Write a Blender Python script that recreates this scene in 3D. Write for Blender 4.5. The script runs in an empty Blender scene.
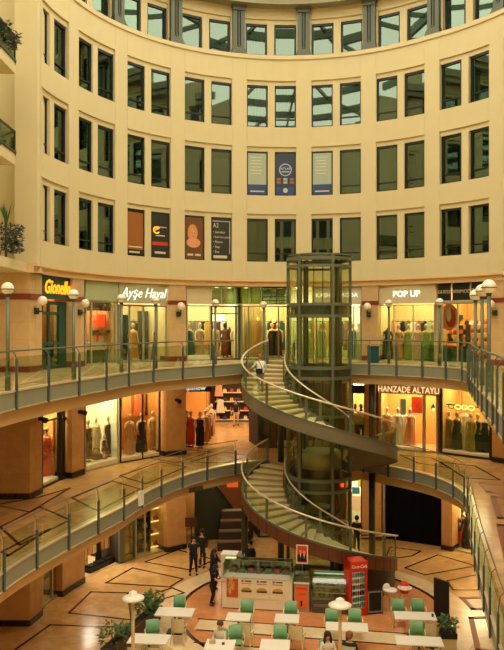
import bpy, math, random
from mathutils import Vector
random.seed(11)
S = bpy.context.scene
COL = S.collection
PI = math.pi
def R(d): return d*PI/180
F = 735.0; EYE = 11.08
L0, L1, L2 = 0.0, 4.67, 9.34

# ------------------------------------------------------------------ materials
def lin(c):
    return tuple((x/255/12.92) if x/255 <= .04045 else ((x/255+.055)/1.055)**2.4 for x in c)
MATS = {}
def mat(name, c, rough=.6, metal=0, emit=0, var=.06, scale=6, bump=0, spec=.5):
    if name in MATS: return MATS[name]
    m = bpy.data.materials.new(name); m.use_nodes = True
    nt = m.node_tree; b = nt.nodes['Principled BSDF']
    r, g, bl = lin(c)
    b.inputs['Roughness'].default_value = rough
    b.inputs['Metallic'].default_value = metal
    b.inputs['Specular IOR Level'].default_value = spec
    if emit:
        b.inputs['Base Color'].default_value = (r, g, bl, 1)
        b.inputs['Emission Color'].default_value = (r, g, bl, 1)
        b.inputs['Emission Strength'].default_value = emit
    else:
        tc = nt.nodes.new('ShaderNodeTexCoord')
        n = nt.nodes.new('ShaderNodeTexNoise'); n.inputs['Scale'].default_value = scale
        n.inputs['Detail'].default_value = 4
        nt.links.new(tc.outputs['Object'], n.inputs['Vector'])
        mx = nt.nodes.new('ShaderNodeMix'); mx.data_type = 'RGBA'
        mx.inputs[6].default_value = (r*(1-var), g*(1-var), bl*(1-var), 1)
        mx.inputs[7].default_value = (min(1, r*(1+var)), min(1, g*(1+var)), min(1, bl*(1+var)), 1)
        nt.links.new(n.outputs['Fac'], mx.inputs[0])
        nt.links.new(mx.outputs[2], b.inputs['Base Color'])
        if bump:
            bp = nt.nodes.new('ShaderNodeBump'); bp.inputs['Strength'].default_value = bump
            nt.links.new(n.outputs['Fac'], bp.inputs['Height'])
            nt.links.new(bp.outputs['Normal'], b.inputs['Normal'])
    MATS[name] = m
    return m
def glass(name, tint, refl=.08, rough=.02, fres=.2, gcol=(.9, .95, .88)):
    """a thin clear pane: tinted see-through plus a mirror share that grows at grazing angles"""
    if name in MATS: return MATS[name]
    m = bpy.data.materials.new(name); m.use_nodes = True
    nt = m.node_tree; nt.nodes.clear()
    o = nt.nodes.new('ShaderNodeOutputMaterial')
    t = nt.nodes.new('ShaderNodeBsdfTransparent'); t.inputs[0].default_value = (*lin(tint), 1)
    g = nt.nodes.new('ShaderNodeBsdfGlossy'); g.inputs['Roughness'].default_value = rough
    g.inputs[0].default_value = (*gcol, 1)
    lw = nt.nodes.new('ShaderNodeLayerWeight'); lw.inputs[0].default_value = .35
    mm = nt.nodes.new('ShaderNodeMath'); mm.operation = 'MULTIPLY_ADD'
    mm.inputs[1].default_value = fres; mm.inputs[2].default_value = refl
    nt.links.new(lw.outputs['Fresnel'], mm.inputs[0])
    tn = nt.nodes.new('ShaderNodeTexCoord'); nz = nt.nodes.new('ShaderNodeTexNoise')
    nz.inputs['Scale'].default_value = .9
    bp = nt.nodes.new('ShaderNodeBump'); bp.inputs['Strength'].default_value = .02
    nt.links.new(tn.outputs['Object'], nz.inputs['Vector']); nt.links.new(nz.outputs['Fac'], bp.inputs['Height'])
    nt.links.new(bp.outputs['Normal'], g.inputs['Normal'])
    mx = nt.nodes.new('ShaderNodeMixShader')
    nt.links.new(mm.outputs[0], mx.inputs[0]); nt.links.new(t.outputs[0], mx.inputs[1]); nt.links.new(g.outputs[0], mx.inputs[2])
    nt.links.new(mx.outputs[0], o.inputs[0])
    MATS[name] = m
    return m
def marble(name, c1, c2, rough=.2, tile=.6, groove=.86, rot=45):
    """polished stone slabs: veined colour and thin darker joints"""
    if name in MATS: return MATS[name]
    m = bpy.data.materials.new(name); m.use_nodes = True
    nt = m.node_tree; b = nt.nodes['Principled BSDF']; b.inputs['Roughness'].default_value = rough
    tc = nt.nodes.new('ShaderNodeTexCoord')
    n = nt.nodes.new('ShaderNodeTexNoise'); n.inputs['Scale'].default_value = 1.6; n.inputs['Detail'].default_value = 8
    n.inputs['Distortion'].default_value = 1.2
    nt.links.new(tc.outputs['Object'], n.inputs['Vector'])
    cr = nt.nodes.new('ShaderNodeValToRGB')
    cr.color_ramp.elements[0].position = .32; cr.color_ramp.elements[0].color = (*lin(c1), 1)
    cr.color_ramp.elements[1].position = .68; cr.color_ramp.elements[1].color = (*lin(c2), 1)
    nt.links.new(n.outputs['Fac'], cr.inputs[0])
    mp = nt.nodes.new('ShaderNodeMapping'); mp.inputs['Rotation'].default_value = (0, 0, R(rot))
    nt.links.new(tc.outputs['Object'], mp.inputs[0])
    br = nt.nodes.new('ShaderNodeTexBrick'); br.offset = 0
    br.inputs['Scale'].default_value = 1; br.inputs['Brick Width'].default_value = tile; br.inputs['Row Height'].default_value = tile
    br.inputs['Mortar Size'].default_value = .008
    br.inputs['Color1'].default_value = (1, 1, 1, 1); br.inputs['Color2'].default_value = (.92, .92, .92, 1)
    br.inputs['Mortar'].default_value = (groove, groove, groove, 1)
    nt.links.new(mp.outputs[0], br.inputs['Vector'])
    mx = nt.nodes.new('ShaderNodeMix'); mx.data_type = 'RGBA'; mx.blend_type = 'MULTIPLY'; mx.inputs[0].default_value = 1
    nt.links.new(cr.outputs[0], mx.inputs[6]); nt.links.new(br.outputs[0], mx.inputs[7])
    nt.links.new(mx.outputs[2], b.inputs['Base Color'])
    MATS[name] = m
    return m
def stone(name, c, bw=.9, bh=.62):
    """upright stone cladding with fine joints"""
    if name in MATS: return MATS[name]
    m = marble(name, [x*.93 for x in c], c, rough=.35)
    for n in m.node_tree.nodes:
        if n.type == 'TEX_BRICK':
            n.inputs['Brick Width'].default_value = bw; n.inputs['Row Height'].default_value = bh
        if n.type == 'MAPPING':
            n.inputs['Rotation'].default_value = (R(90), 0, 0)
    return m

CREAM = mat('cream_plaster', (208, 194, 148), .75, var=.03, scale=1.5)
CREAM2 = mat('cream_soffit', (220, 186, 132), .7, var=.05, scale=2)
TAN = mat('tan_render', (214, 180, 128), .7, var=.05, scale=2)
STONE = stone('pink_stone', (208, 174, 122))
REDBAND = mat('red_granite', (120, 50, 34), .3, var=.25, scale=14)
DARKBASE = mat('dark_granite', (40, 28, 22), .25, var=.2, scale=20)
FLOORM = marble('gold_marble', (190, 148, 92), (214, 176, 118), .2)
FLOORU = marble('cream_marble', (214, 186, 136), (230, 206, 160), .16)
ORANGEM = marble('orange_marble', (202, 132, 78), (218, 150, 96), .2, tile=.5, rot=-10)
CREAMM = marble('cream_band_marble', (226, 196, 146), (236, 212, 168), .2, tile=.6)
INLAY = mat('dark_inlay', (62, 36, 22), .2, var=.2, scale=8)
BROWNINLAY = mat('brown_inlay', (150, 84, 44), .45, var=.2, scale=8)
POSTM = mat('teal_grey_post', (84, 96, 92), .45, .25, var=.05)
STEEL = mat('green_grey_steel', (106, 112, 92), .45, .25, var=.05)
STEELD = mat('dark_green_steel', (60, 70, 60), .4, .3, var=.08)
FASCIA = mat('fascia_steel', (150, 152, 128), .5, .15, var=.06, scale=3)
RAIL = mat('pale_handrail', (226, 212, 178), .3, .4)
GLASSR = glass('rail_glass', (238, 243, 228), .03, fres=.12)
GLASSW = glass('office_glass', (150, 172, 150), .13, fres=.5, gcol=(.72, .92, .8))
GLASSS = glass('shop_glass', (236, 240, 224), .03)
GLASSE = glass('lift_glass', (244, 246, 230), .02, fres=.1)
FRAME = mat('dark_window_frame', (34, 40, 34), .4, .2)
FRAMEL = mat('pale_shop_frame', (180, 176, 146), .4, .3)
PILAST = mat('verdigris_pilaster', (92, 100, 84), .5, .1, var=.1)
PILASTD = mat('pilaster_slot', (34, 42, 36), .5)
WHITE = mat('white_paint', (238, 232, 214), .5)
BLACK = mat('black', (16, 16, 16), .5)
CHARC = mat('charcoal', (44, 42, 40), .6)
GREENC = mat('green_seat', (112, 164, 116), .5, var=.08)
GREEND = mat('dark_green_metal', (28, 74, 50), .4, .1)
SHELL = mat('cream_plastic', (226, 212, 170), .4)
GLOBE = mat('opal_globe', (238, 230, 208), .35)
RED = mat('red_enamel', (214, 44, 24), .35)
WOOD = mat('brown_panel', (104, 58, 28), .5, var=.2, scale=5)
TREAD = mat('tread_stone', (222, 208, 162), .45, var=.08, scale=5)
LEAF = mat('leaf_green', (66, 104, 52), .5, var=.3, scale=12)
LEAFD = mat('leaf_dusk', (74, 82, 78), .6, var=.35, scale=16)
SKIN = mat('skin', (214, 160, 120), .5, var=.03)
MSKIN = mat('mannequin_skin', (226, 190, 150), .5, var=.03)

# ------------------------------------------------------------------ mesh builder
def flare(C, deg):
    """the facade ring opens out a little at its left end"""
    return .0125*max(0, deg-165)+.018*max(0, 45-max(deg, 18)) if C == (1.73, 27.3) else 0
class MB:
    def __init__(s): s.v = []; s.f = []
    def add(s, vs, fs):
        o = len(s.v); s.v += [tuple(p) for p in vs]; s.f += [tuple(i+o for i in f) for f in fs]; return s
    def box(s, cx, cy, cz, sx, sy, sz, rz=0, ry=0):
        c, n = math.cos(rz), math.sin(rz); cc, nn = math.cos(ry), math.sin(ry); vs = []
        for dz in (-.5, .5):
            for dx, dy in ((-.5, -.5), (.5, -.5), (.5, .5), (-.5, .5)):
                x, y, z = dx*sx, dy*sy, dz*sz
                x, z = x*cc+z*nn, -x*nn+z*cc
                vs.append((cx+x*c-y*n, cy+x*n+y*c, cz+z))
        return s.add(vs, [(3,2,1,0),(4,5,6,7),(0,1,5,4),(1,2,6,5),(2,3,7,6),(3,0,4,7)])
    def prism(s, poly, z0, z1):
        n = len(poly)
        a = sum(poly[i][0]*poly[(i+1)%n][1]-poly[(i+1)%n][0]*poly[i][1] for i in range(n))
        if a < 0: poly = poly[::-1]
        vs = [(x, y, z0) for x, y in poly]+[(x, y, z1) for x, y in poly]
        return s.add(vs, [tuple(range(n-1, -1, -1)), tuple(range(n, 2*n))]+[(i, (i+1)%n, n+(i+1)%n, n+i) for i in range(n)])
    def sector(s, C, r0, r1, t0, t1, z0, z1, n=4):
        if t0 > t1: t0, t1 = t1, t0
        vs, fs = [], []
        for i in range(n+1):
            t = R(t0+(t1-t0)*i/n); c, d = math.cos(t), math.sin(t); e = flare(C, t0+(t1-t0)*i/n)
            for r, z in ((r0+e, z0), (r1+e, z0), (r1+e, z1), (r0+e, z1)): vs.append((C[0]+r*c, C[1]+r*d, z))
        for i in range(n):
            a, b = 4*i, 4*i+4
            for k in range(4):
                l = (k+1) % 4; fs.append((a+k, a+l, b+l, b+k))
        fs += [(3, 2, 1, 0), (4*n, 4*n+1, 4*n+2, 4*n+3)]
        return s.add(vs, fs)
    def helix(s, C, r0, r1, t0, t1, zf, h0, h1, n=24):
        """sector whose bottom and top follow zf(theta)+h0, zf(theta)+h1"""
        vs, fs = [], []
        for i in range(n+1):
            d = t0+(t1-t0)*i/n; t = R(d); c, q = math.cos(t), math.sin(t); z = zf(d)
            for r, zz in ((r0, z+h0), (r1, z+h0), (r1, z+h1), (r0, z+h1)): vs.append((C[0]+r*c, C[1]+r*q, zz))
        for i in range(n):
            a, b = 4*i, 4*i+4
            for k in range(4):
                l = (k+1) % 4; fs.append((a+k, a+l, b+l, b+k))
        fs += [(3, 2, 1, 0), (4*n, 4*n+1, 4*n+2, 4*n+3)]
        return s.add(vs, fs)
    def tube(s, pts, r, n=8, cap=True):
        P = [Vector(p) for p in pts]; rs = r if isinstance(r, (list, tuple)) else [r]*len(P)
        vs, fs = [], []; up = None
        for i, p in enumerate(P):
            d = (P[min(i+1, len(P)-1)]-P[max(i-1, 0)]).normalized()
            if up is None: up = Vector((0, 0, 1)) if abs(d.z) < .9 else Vector((1, 0, 0))
            a = d.cross(up).normalized(); b = a.cross(d).normalized(); up = b
            for k in range(n):
                t = 2*PI*k/n; q = p+a*math.cos(t)*rs[i]+b*math.sin(t)*rs[i]; vs.append(q)
        for i in range(len(P)-1):
            for k in range(n):
                l = (k+1) % n; fs.append((i*n+k, i*n+l, i*n+n+l, i*n+n+k))
        if cap: fs += [tuple(range(n-1, -1, -1)), tuple(range((len(P)-1)*n, len(P)*n))]
        return s.add(vs, fs)
    def lathe(s, prof, n=16, cx=0, cy=0, cz=0, sx=1, sy=1, fold=0, nf=8):
        vs, fs = [], []
        for j, (r, z) in enumerate(prof):
            for k in range(n):
                t = 2*PI*k/n; rr = r
                if fold: rr = r*(1+fold*(1-j/(len(prof)-1))*math.sin(nf*t))
                vs.append((cx+rr*math.cos(t)*sx, cy+rr*math.sin(t)*sy, cz+z))
        for j in range(len(prof)-1):
            for k in range(n):
                l = (k+1) % n; fs.append((j*n+k, j*n+l, j*n+n+l, j*n+n+k))
        fs += [tuple(range(n-1, -1, -1)), tuple(range((len(prof)-1)*n, len(prof)*n))]
        return s.add(vs, fs)
    def ball(s, c, r, n=12, m=8, sx=1, sy=1, sz=1, lo=0, hi=1):
        prof = [(max(1e-4, r*math.sin(PI*(lo+(hi-lo)*j/m))), -r*sz*math.cos(PI*(lo+(hi-lo)*j/m))) for j in range(m+1)]
        return s.lathe(prof, n, c[0], c[1], c[2], sx, sy)
    def build(s, name, m, parent=None, smooth=False, loc=(0, 0, 0)):
        me = bpy.data.meshes.new(name); me.from_pydata(s.v, [], s.f); me.materials.append(m)
        if smooth: me.polygons.foreach_set('use_smooth', [True]*len(me.polygons))
        me.update()
        o = bpy.data.objects.new(name, me); COL.objects.link(o); o.location = loc
        if parent: o.parent = parent
        return o
def box(name, m, dims, loc=(0, 0, 0), parent=None, rz=0):
    return MB().box(*loc, *dims, rz).build(name, m, parent)
def tag(o, label=None, cat=None, group=None, kind=None):
    if label: o['label'] = label
    if cat: o['category'] = cat
    if group: o['group'] = group
    if kind: o['kind'] = kind
    return o
def thing(name, label, cat, loc=(0, 0, 0), rz=0, group=None, kind=None):
    o = bpy.data.objects.new(name, None); COL.objects.link(o)
    o.location = loc; o.rotation_euler = (0, 0, rz); o.empty_display_size = .1
    return tag(o, label, cat, group, kind)
def struct(name, mb, m, smooth=False):
    return tag(mb.build(name, m, None, smooth), kind='structure')
def clone(root, loc, rz=0, label=None, group=None):
    r = root.copy(); COL.objects.link(r); r.location = loc; r.rotation_euler = (0, 0, rz)
    if label: r['label'] = label
    if group: r['group'] = group
    for ch in list(root.children):
        c = ch.copy(); COL.objects.link(c); c.parent = r
        for g in list(ch.children):
            d = g.copy(); COL.objects.link(d); d.parent = c
    return r
def text(s, size, m, loc, parent=None, shear=0, extr=.012, name='lettering', align='CENTER', sx=1, rz=0, off=0):
    cu = bpy.data.curves.new(name, 'FONT'); cu.body = s; cu.size = size; cu.extrude = extr; cu.shear = shear
    cu.align_x = align; cu.align_y = 'CENTER'; cu.materials.append(m); cu.resolution_u = 2; cu.offset = off
    o = bpy.data.objects.new(name, cu); COL.objects.link(o); o.location = loc; o.rotation_euler = (R(90), 0, rz); o.scale = (sx, 1, 1)
    bpy.context.view_layer.update()
    me = bpy.data.meshes.new_from_object(o.evaluated_get(bpy.context.evaluated_depsgraph_get()))
    q = bpy.data.objects.new(name+'_mesh', me); COL.objects.link(q); q.location = loc; q.rotation_euler = (R(90), 0, rz); q.scale = (sx, 1, 1)
    bpy.data.objects.remove(o); bpy.data.curves.remove(cu); q.name = name
    if parent: q.parent = parent
    return q

# ------------------------------------------------------------------ placing
CU, RU = (1.73, 27.3), 9.35            # office facade
C2, R2 = (1.73, 27.3), 9.85           # shop fronts on the upper gallery
CL, RL = (2.9, 27.5), 11.2            # shop fronts on the two lower floors
def theta(px, C, r):
    d = (px-252)/F; a = d*d+1; b = -2*(d*C[0]+C[1]); c = C[0]**2+C[1]**2-r*r
    q = max(0, b*b-4*a*c); t = (-b+math.sqrt(q))/(2*a)
    return math.degrees(math.atan2(t-C[1], d*t-C[0]))
def on(C, r, deg, z=0):
    r += flare(C, deg)
    return (C[0]+r*math.cos(R(deg)), C[1]+r*math.sin(R(deg)), z)
def fl(px, py, z=0):
    Y = F*(EYE-z)/(py-325); return ((px-252)/F*Y, Y, z)
def smooth_line(pts, k=6):
    out = []
    for i in range(len(pts)-1):
        p0 = pts[max(i-1, 0)]; p1 = pts[i]; p2 = pts[i+1]; p3 = pts[min(i+2, len(pts)-1)]
        for j in range(k):
            t = j/k
            out.append(tuple(.5*(2*p1[a]+(p2[a]-p0[a])*t+(2*p0[a]-5*p1[a]+4*p2[a]-p3[a])*t*t+(3*p1[a]-p0[a]-3*p2[a]+p3[a])*t**3) for a in (0, 1)))
    return out+[tuple(pts[-1])]
def offset(line, d):
    """shift a line to its right-hand side by d"""
    out = []
    for i, p in enumerate(line):
        a = line[max(i-1, 0)]; b = line[min(i+1, len(line)-1)]
        dx, dy = b[0]-a[0], b[1]-a[1]; l = math.hypot(dx, dy) or 1
        out.append((p[0]+dy/l*d, p[1]-dx/l*d))
    return out
def strip(mb, line, d0, d1, z0, z1):
    a, b = offset(line, d0), offset(line, d1); n = len(line); vs, fs = [], []
    for p, q in zip(a, b): vs += [(*p, z0), (*q, z0), (*q, z1), (*p, z1)]
    for i in range(n-1):
        for k in range(4):
            l = (k+1) % 4; fs.append((4*i+k, 4*i+l, 4*i+4+l, 4*i+4+k))
    fs += [(3, 2, 1, 0), (4*n-4, 4*n-3, 4*n-2, 4*n-1)]
    return mb.add(vs, fs)
def resample(line, step):
    out = [line[0]]; acc = 0
    for a, b in zip(line, line[1:]):
        l = math.hypot(b[0]-a[0], b[1]-a[1]); p = 0
        while acc+l-p >= step:
            p += step-acc; acc = 0; t = p/l; out.append((a[0]+(b[0]-a[0])*t, a[1]+(b[1]-a[1])*t))
        acc += l-p
    return out
# ================================================================== the shell
EC = (2.93, 32.2)                     # lift and stair axis
STAIR0, SWEEP, RI, RO = 130, 280, 1.5, 3.37
def ea(d, r): return (EC[0]+r*math.cos(R(d)), EC[1]+r*math.sin(R(d)))
liftarc = [ea(d, 1.47) for d in range(130, 49, -10)]
U_left = smooth_line([(-6.75, 8), (-6.7, 14), (-6.38, 18.7), (-5.85, 21.8), (-5.15, 24.4), (-4.5, 27), (-3.7, 29), (-2.7, 30.5), (-1.5, 32), (-.4, 33.5), (.76, 34.78)])
U_right = smooth_line([ea(50, 1.47), (4.6, 33.2), (6, 32.5), (7.4, 31.2), (8.25, 29.7), (8.3, 28.4), (8.0, 27), (7.2, 24.1), (6.1, 19.5), (5.4, 16.3), (4.9, 14.3), (4.2, 11), (3.7, 8)])
M_left = smooth_line([(-6.8, 8), (-6.75, 14), (-6.5, 18.9), (-5.85, 21.9), (-5.08, 24.4), (-4.6, 25.9), (-3.97, 28.6), (-3.0, 31.1), (-1.9, 32.8), (-.4, 34.3), (.76, 34.78)])
M_right = smooth_line([(5.1, 34.78), (5.8, 33.9), (6.7, 32.8), (7.5, 31.6), (8.0, 30), (8.15, 28.4), (7.9, 26.8), (7.19, 24.2), (6.4, 21), (5.8, 18.4), (4.97, 14.6), (4.3, 11), (3.7, 8)])
ring_out = [on((2, 28), 24, d)[:2] for d in range(-10, 191, 10)]
def slab_poly(left, mid, right): return left+mid+right+[(15, 8), (15, 24)]+ring_out+[(-14, 24), (-14, 8)]
struct('floor', MB().prism([(-14, -8), (15, -8), (15, 24)]+ring_out+[(-14, 24)], -.3, 0), FLOORM)
pu = slab_poly(U_left, [ea(130, 3.37), ea(130, 1.47)]+liftarc[1:-1], U_right)
pm = slab_poly(M_left, [ea(130, 1.47)]+liftarc[1:-1]+[ea(50, 1.47)], M_right)
struct('floor_upper', MB().prism(pu, L2-.12, L2), FLOORU)
struct('floor_middle', MB().prism(pm, L1-.12, L1), FLOORM)
def shell(left, mid, right, d):
    return slab_poly(offset(left, -d), mid, offset(right, -d))
mu = [ea(130, 3.6), ea(130, 1.6)]+[ea(d, 1.6) for d in range(120, 51, -10)]
struct('ceiling_middle', MB().prism(shell(U_left, mu, U_right, .2), L2-.92, L2-.12), TAN)
struct('ceiling_lower', MB().prism(shell(M_left, mu[1:], M_right, .2), L1-.92, L1-.12), TAN)
nt = 0
for line, z, off in ((U_left, L2, 0), (U_right, L2, 0), (M_left, L1, 0), (M_right, L1, 0)):
    nt += 1
    t = struct(f'trim_{nt}', strip(MB(), line, -.2, .03, z-.47, z-.03), FASCIA)
    MBx = strip(MB(), line, -.2, .06, z-.03, z+.02); MBx.build('edge_strip', RAIL, t)
    m2 = strip(MB(), line, -.2, .05, z-.5, z-.46); m2.build('lower_lip', RAIL, t)

# --- office facade: a ring of bays, each a pair of windows in a stepped recess
TH0, DT = 173.55, 19.72
NB = 10
ROWS = [(14.23, 16.38), (17.53, 19.73), (20.93, 23.03), (24.62, 26.2)]
fac = MB(); rec = MB()
ZB = [13.3]+[z for r in ROWS for z in r]+[27.3]
g = .05
for k in range(NB):
    t = TH0-DT*k; hw = 7.55; b = t+DT/2
    # pier to the left of the bay
    pw0 = t+hw; pw1 = t+DT-hw
    if k == 0: pw1 = 183.2
    for i in range(0, len(ZB)-1):
        z0, z1 = ZB[i], ZB[i+1]
        wall = i % 2 == 0
        if wall and i > 0: z0 += .22
        if not wall: z1 += .22
        if i == len(ZB)-2: z1 = ZB[-1]
        q = .3 if i >= 7 else 0
        if i == 6: z1 = 24.5
        if i == 7: z0 = 24.5
        fac.sector(CU, RU+q, RU+.8, pw0+g*.6, pw1-g*.6, z0, z1, 3)
        if wall: fac.sector(CU, RU+q, RU+.8, t-hw, t+hw, z0, z1, 6)
    rec.sector(CU, RU+.03, RU+.45, pw0-.05, pw1+.05, 13.32, 24.4, 3)
    for (z0, z1) in ROWS:
        q = .3 if z0 > 24 else 0
        rec.sector(CU, RU+q+.08, RU+.5+q, t-hw, t+hw, z1, z1+.24, 6)          # stepped lintel
        rec.sector(CU, RU+q+.05, RU+.5+q, t-1.05, t+1.05, z0, z1, 2)            # mullion pier
        rec.sector(CU, RU+q+.02, RU+.5+q, t-hw, t+hw, z0-.03-(.1 if q else 0), z0, 6)
struct('wall_facade', fac, CREAM); tag(rec.build('recess', CREAM, bpy.data.objects['wall_facade']))
# cornice on top and the ledge the pilasters stand on
struct('trim_5', MB().sector(CU, RU-.45, RU+.5, -12, 184, 27.3, 27.75, 60).sector(CU, RU-.3, RU+.5, -12, 184, 26.95, 27.3, 60), mat('cornice_grey', (150, 146, 118), .6))
struct('trim_6', MB().sector(CU, RU-.06, RU+.3, -12, 183.5, 24.3, 24.5, 60), CREAM)
struct('trim_7', MB().sector(CU, RU-.03, RU+.6, -12, 183.2, 13.24, 13.32, 60).sector(CU, RU+.12, RU+.6, -12, 183.2, 13.0, 13.24, 60), CREAM2)
# rooms behind the office windows
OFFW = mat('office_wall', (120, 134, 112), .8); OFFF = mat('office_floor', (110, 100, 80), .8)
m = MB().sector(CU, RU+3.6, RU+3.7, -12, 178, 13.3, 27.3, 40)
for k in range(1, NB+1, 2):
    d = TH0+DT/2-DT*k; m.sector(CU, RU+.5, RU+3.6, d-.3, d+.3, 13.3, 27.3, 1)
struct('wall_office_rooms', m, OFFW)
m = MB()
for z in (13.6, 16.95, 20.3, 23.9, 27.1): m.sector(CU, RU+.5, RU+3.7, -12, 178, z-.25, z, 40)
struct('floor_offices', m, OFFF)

# --- windows, one by one
ordn = ['first', 'second', 'third', 'fourth', 'fifth', 'sixth', 'seventh', 'eighth', 'ninth', 'tenth']
rown = ['lowest', 'second lowest', 'second highest', 'top']
WN = 0
BLIND = mat('blind_slats', (150, 146, 112), .6); CURT = mat('pale_curtain', (176, 172, 132), .8)
def local(o, deg, C, r, z): o.location = on(C, r, deg, z); o.rotation_euler = (0, 0, R(deg-90)); return o
for ri, (z0, z1) in enumerate(ROWS):
    for k in range(NB):
        for sd in (0, 1):
            WN += 1
            t = TH0-DT*k+(4.3 if sd == 0 else -4.3)
            h = z1-z0; w = 2*(RU+.16)*math.sin(R(3.26))
            o = thing(f'window_{WN}', f"dark framed office window, {'left' if sd==0 else 'right'} pane of the {ordn[k]} pair from the left, {rown[ri]} row", 'window', kind='structure')
            local(o, t, CU, RU+.16+(.3 if ri == 3 else 0), z0)
            f = MB()
            for sx in (-1, 1): f.box(sx*(w/2-.035), 0, h/2, .07, .1, h)
            f.box(0, 0, .035, w, .1, .07).box(0, 0, h-.05, w, .1, .1)
            if ri < 3: f.box(0, 0, .42, w, .08, .05)
            f.build('frame', FRAME, o)
            MB().box(0, .03, h/2, w-.1, .012, h-.1).build('pane', GLASSW, o)
            rnd = random.random()
            if (ri == 1 and k in (0, 1) and sd == 1) or (rnd < .12 and ri != 0):
                b = MB()
                for j in range(int(h/.075)): b.box(0, .16, .05+j*.075, w-.12, .02, .05)
                b.build('slat_blind', BLIND, o)
            elif (ri == 1 and k in (5, 6)) or rnd > .78:
                b = MB(); n = 14
                xs = [-w/2+w*i/n for i in range(n+1)]
                b.add([(x, .18+.03*(i % 2), zz) for zz in (.05, h-.05) for i, x in enumerate(xs)], [(i, i+1, n+2+i, n+1+i) for i in range(n)])
                b.build('curtain', CURT, o)

# --- verdigris pilasters between the windows of the top row
for k in range(NB+1):
    d = TH0+DT/2-DT*k if k else 181.6
    o = thing('pilaster', f'green metal double pilaster in the top row, {["leftmost","second","third","fourth","fifth","sixth","seventh","eighth","ninth","tenth","eleventh"][k]} from the left', 'pilaster', kind='structure')
    local(o, d, CU, RU+.28, 24.5)
    m = MB()
    for sx in (-1, 1): m.box(sx*.2, -.08, 1.25, .2, .2, 2.0)
    m.box(0, -.02, 1.25, .3, .06, 2.0).build('shaft', PILAST, o)
    MB().box(0, -.09, 1.35, .17, .09, 1.75).build('slot', PILASTD, o)
    MB().tube([(0, -.16, .45), (0, -.16, 2.2)], .035).ball((0, -.16, .42), .07).build('rod', PILAST, o)
    MB().box(0, -.12, .06, .76, .34, .12).box(0, -.1, .2, .68, .28, .16).box(0, -.08, .34, .6, .22, .12).build('foot', PILAST, o)
    MB().box(0, -.12, 2.42, .74, .34, .14).box(0, -.1, 2.27, .64, .26, .16).build('capital', PILAST, o)

# --- left corner: stone pier, flat wall and balconies
cp = [(-7.8, 27.16), (-8.2, 27.05), (-8.5, 27.6), (-14, 27.6), (-14, 30), (-8.2, 30)]
struct('wall_left_pier', MB().prism(cp, 13.0, 30), CREAM)
lp = [(-8.0, 28.0), (-8.18, 27.05), (-8.6, 27.05), (-14, 27.05), (-14, 30), (-9, 30)]
LOWS = stone('lower_stone', (206, 160, 104), .9, .62)
for nm, z0, z1, mm in (('wall_left_upper', L2, 13.0, STONE), ('wall_left_middle', L1, L2-.92, LOWS), ('wall_left_lower', 0, L1-.92, LOWS)):
    w = struct(nm, MB().prism(lp, z0, z1), mm)
    big = [(-7.97, 28.03), (-8.15, 27.01), (-14, 27.01), (-14, 30), (-9, 30)]
    MB().prism(big, z0, z0+.22).build('base_course', REDBAND if nm == 'wall_left_upper' else DARKBASE, w)
    if nm == 'wall_left_upper': MB().prism(big, 12.02, 12.24).build('red_band', REDBAND, w)
struct('wall_left', MB().box(-14.1, 10, 15, .2, 36, 30.5), CREAM)
struct('wall_right', MB().box(15.1, 10, 15, .2, 36, 30.5), CREAM)
struct('wall_back', MB().box(.5, -8.1, 15, 29.2, .2, 30.5), CREAM)
m = MB()
for y in range(-6, 40, 5): m.box(.5, y, 31, 29, .25, .6)
for x in range(-12, 15, 4): m.box(x, 14, 31.2, .15, 46, .3)
struct('trim_8', m, STEEL)
m = MB()
for z in (14.2, 17.5, 20.9, 24.4):
    for i in range(22): m.box(-13+i*1.25, -7.95, z+1.05, .85, .1, 2.1)
m.build('opposite_windows', mat('opposite_glass', (40, 48, 42), .2), bpy.data.objects['wall_back'])
for i, (z, zt, lab) in enumerate(((19.62, 20.9, 'highest'), (16.52, 17.65, 'middle'))):
    o = thing('balcony', f'{lab} glass fronted balcony at the left edge', 'balcony', (-8.05, 25, z), 0, 'balconies on the left wall', 'structure')
    MB().box(-1.5, -1.5, .19, 3, 3, .38).build('slab', CREAM, o)
    MB().box(-.02, -1.5, (zt-z)/2+.19, .02, 2.9, zt-z-.4).box(-1.5, -.02, (zt-z)/2+.19, 2.8, .02, zt-z-.4).build('glass_front', glass('balcony_glass', (180, 196, 160), .1), o)
    m = MB().box(-.02, -1.5, zt-z, .06, 3, .06).box(-1.5, 0, zt-z, 3, .06, .06).box(-.01, -1.5, .42, .1, 3, .08).box(-1.5, 0, .42, 3, .1, .08)
    for y in (-.02, -1.5, -2.98): m.box(-.02, y, (zt-z)/2+.15, .06, .06, zt-z-.3)
    m.build('rail', STEELD, o)
struct('trim_9', MB().box(-11.1, 24.6, 13.18, 5.8, 5.0, .34), CREAM)

# --- solid piers and stone pillars on the three shop floors
def pillar(C, r, px0, px1, z0, z1, m, base, n, band=None, depth=.9):
    a, b = theta(px0, C, r), theta(px1, C, r)
    w = struct(f'wall_pillar_{n}', MB().sector(C, r, r+depth, a, b, z0, z1, 3), m)
    MB().sector(C, r-.04, r+depth-.02, a+.15, b-.15, z0, z0+.24, 3).build('base_course', base, w)
    if band: MB().sector(C, r-.03, r+depth-.02, a+.1, b-.1, band, band+.2, 3).build('red_band', REDBAND, w)
    return w
PN = 0
struct('wall_right_upper', MB().sector(C2, R2-.2, R2+.6, theta(511, C2, R2-.2), -60, L2, 13.02, 16), STONE)
struct('wall_right_middle', MB().sector(CL, RL-.2, RL+.6, theta(513, CL, RL-.2), -60, L1, L2-.92, 16), LOWS)
struct('wall_right_lower', MB().sector(CL, RL-.2, RL+.6, theta(491, CL, RL-.2), -60, 0, L1-.92, 16), LOWS)
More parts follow.
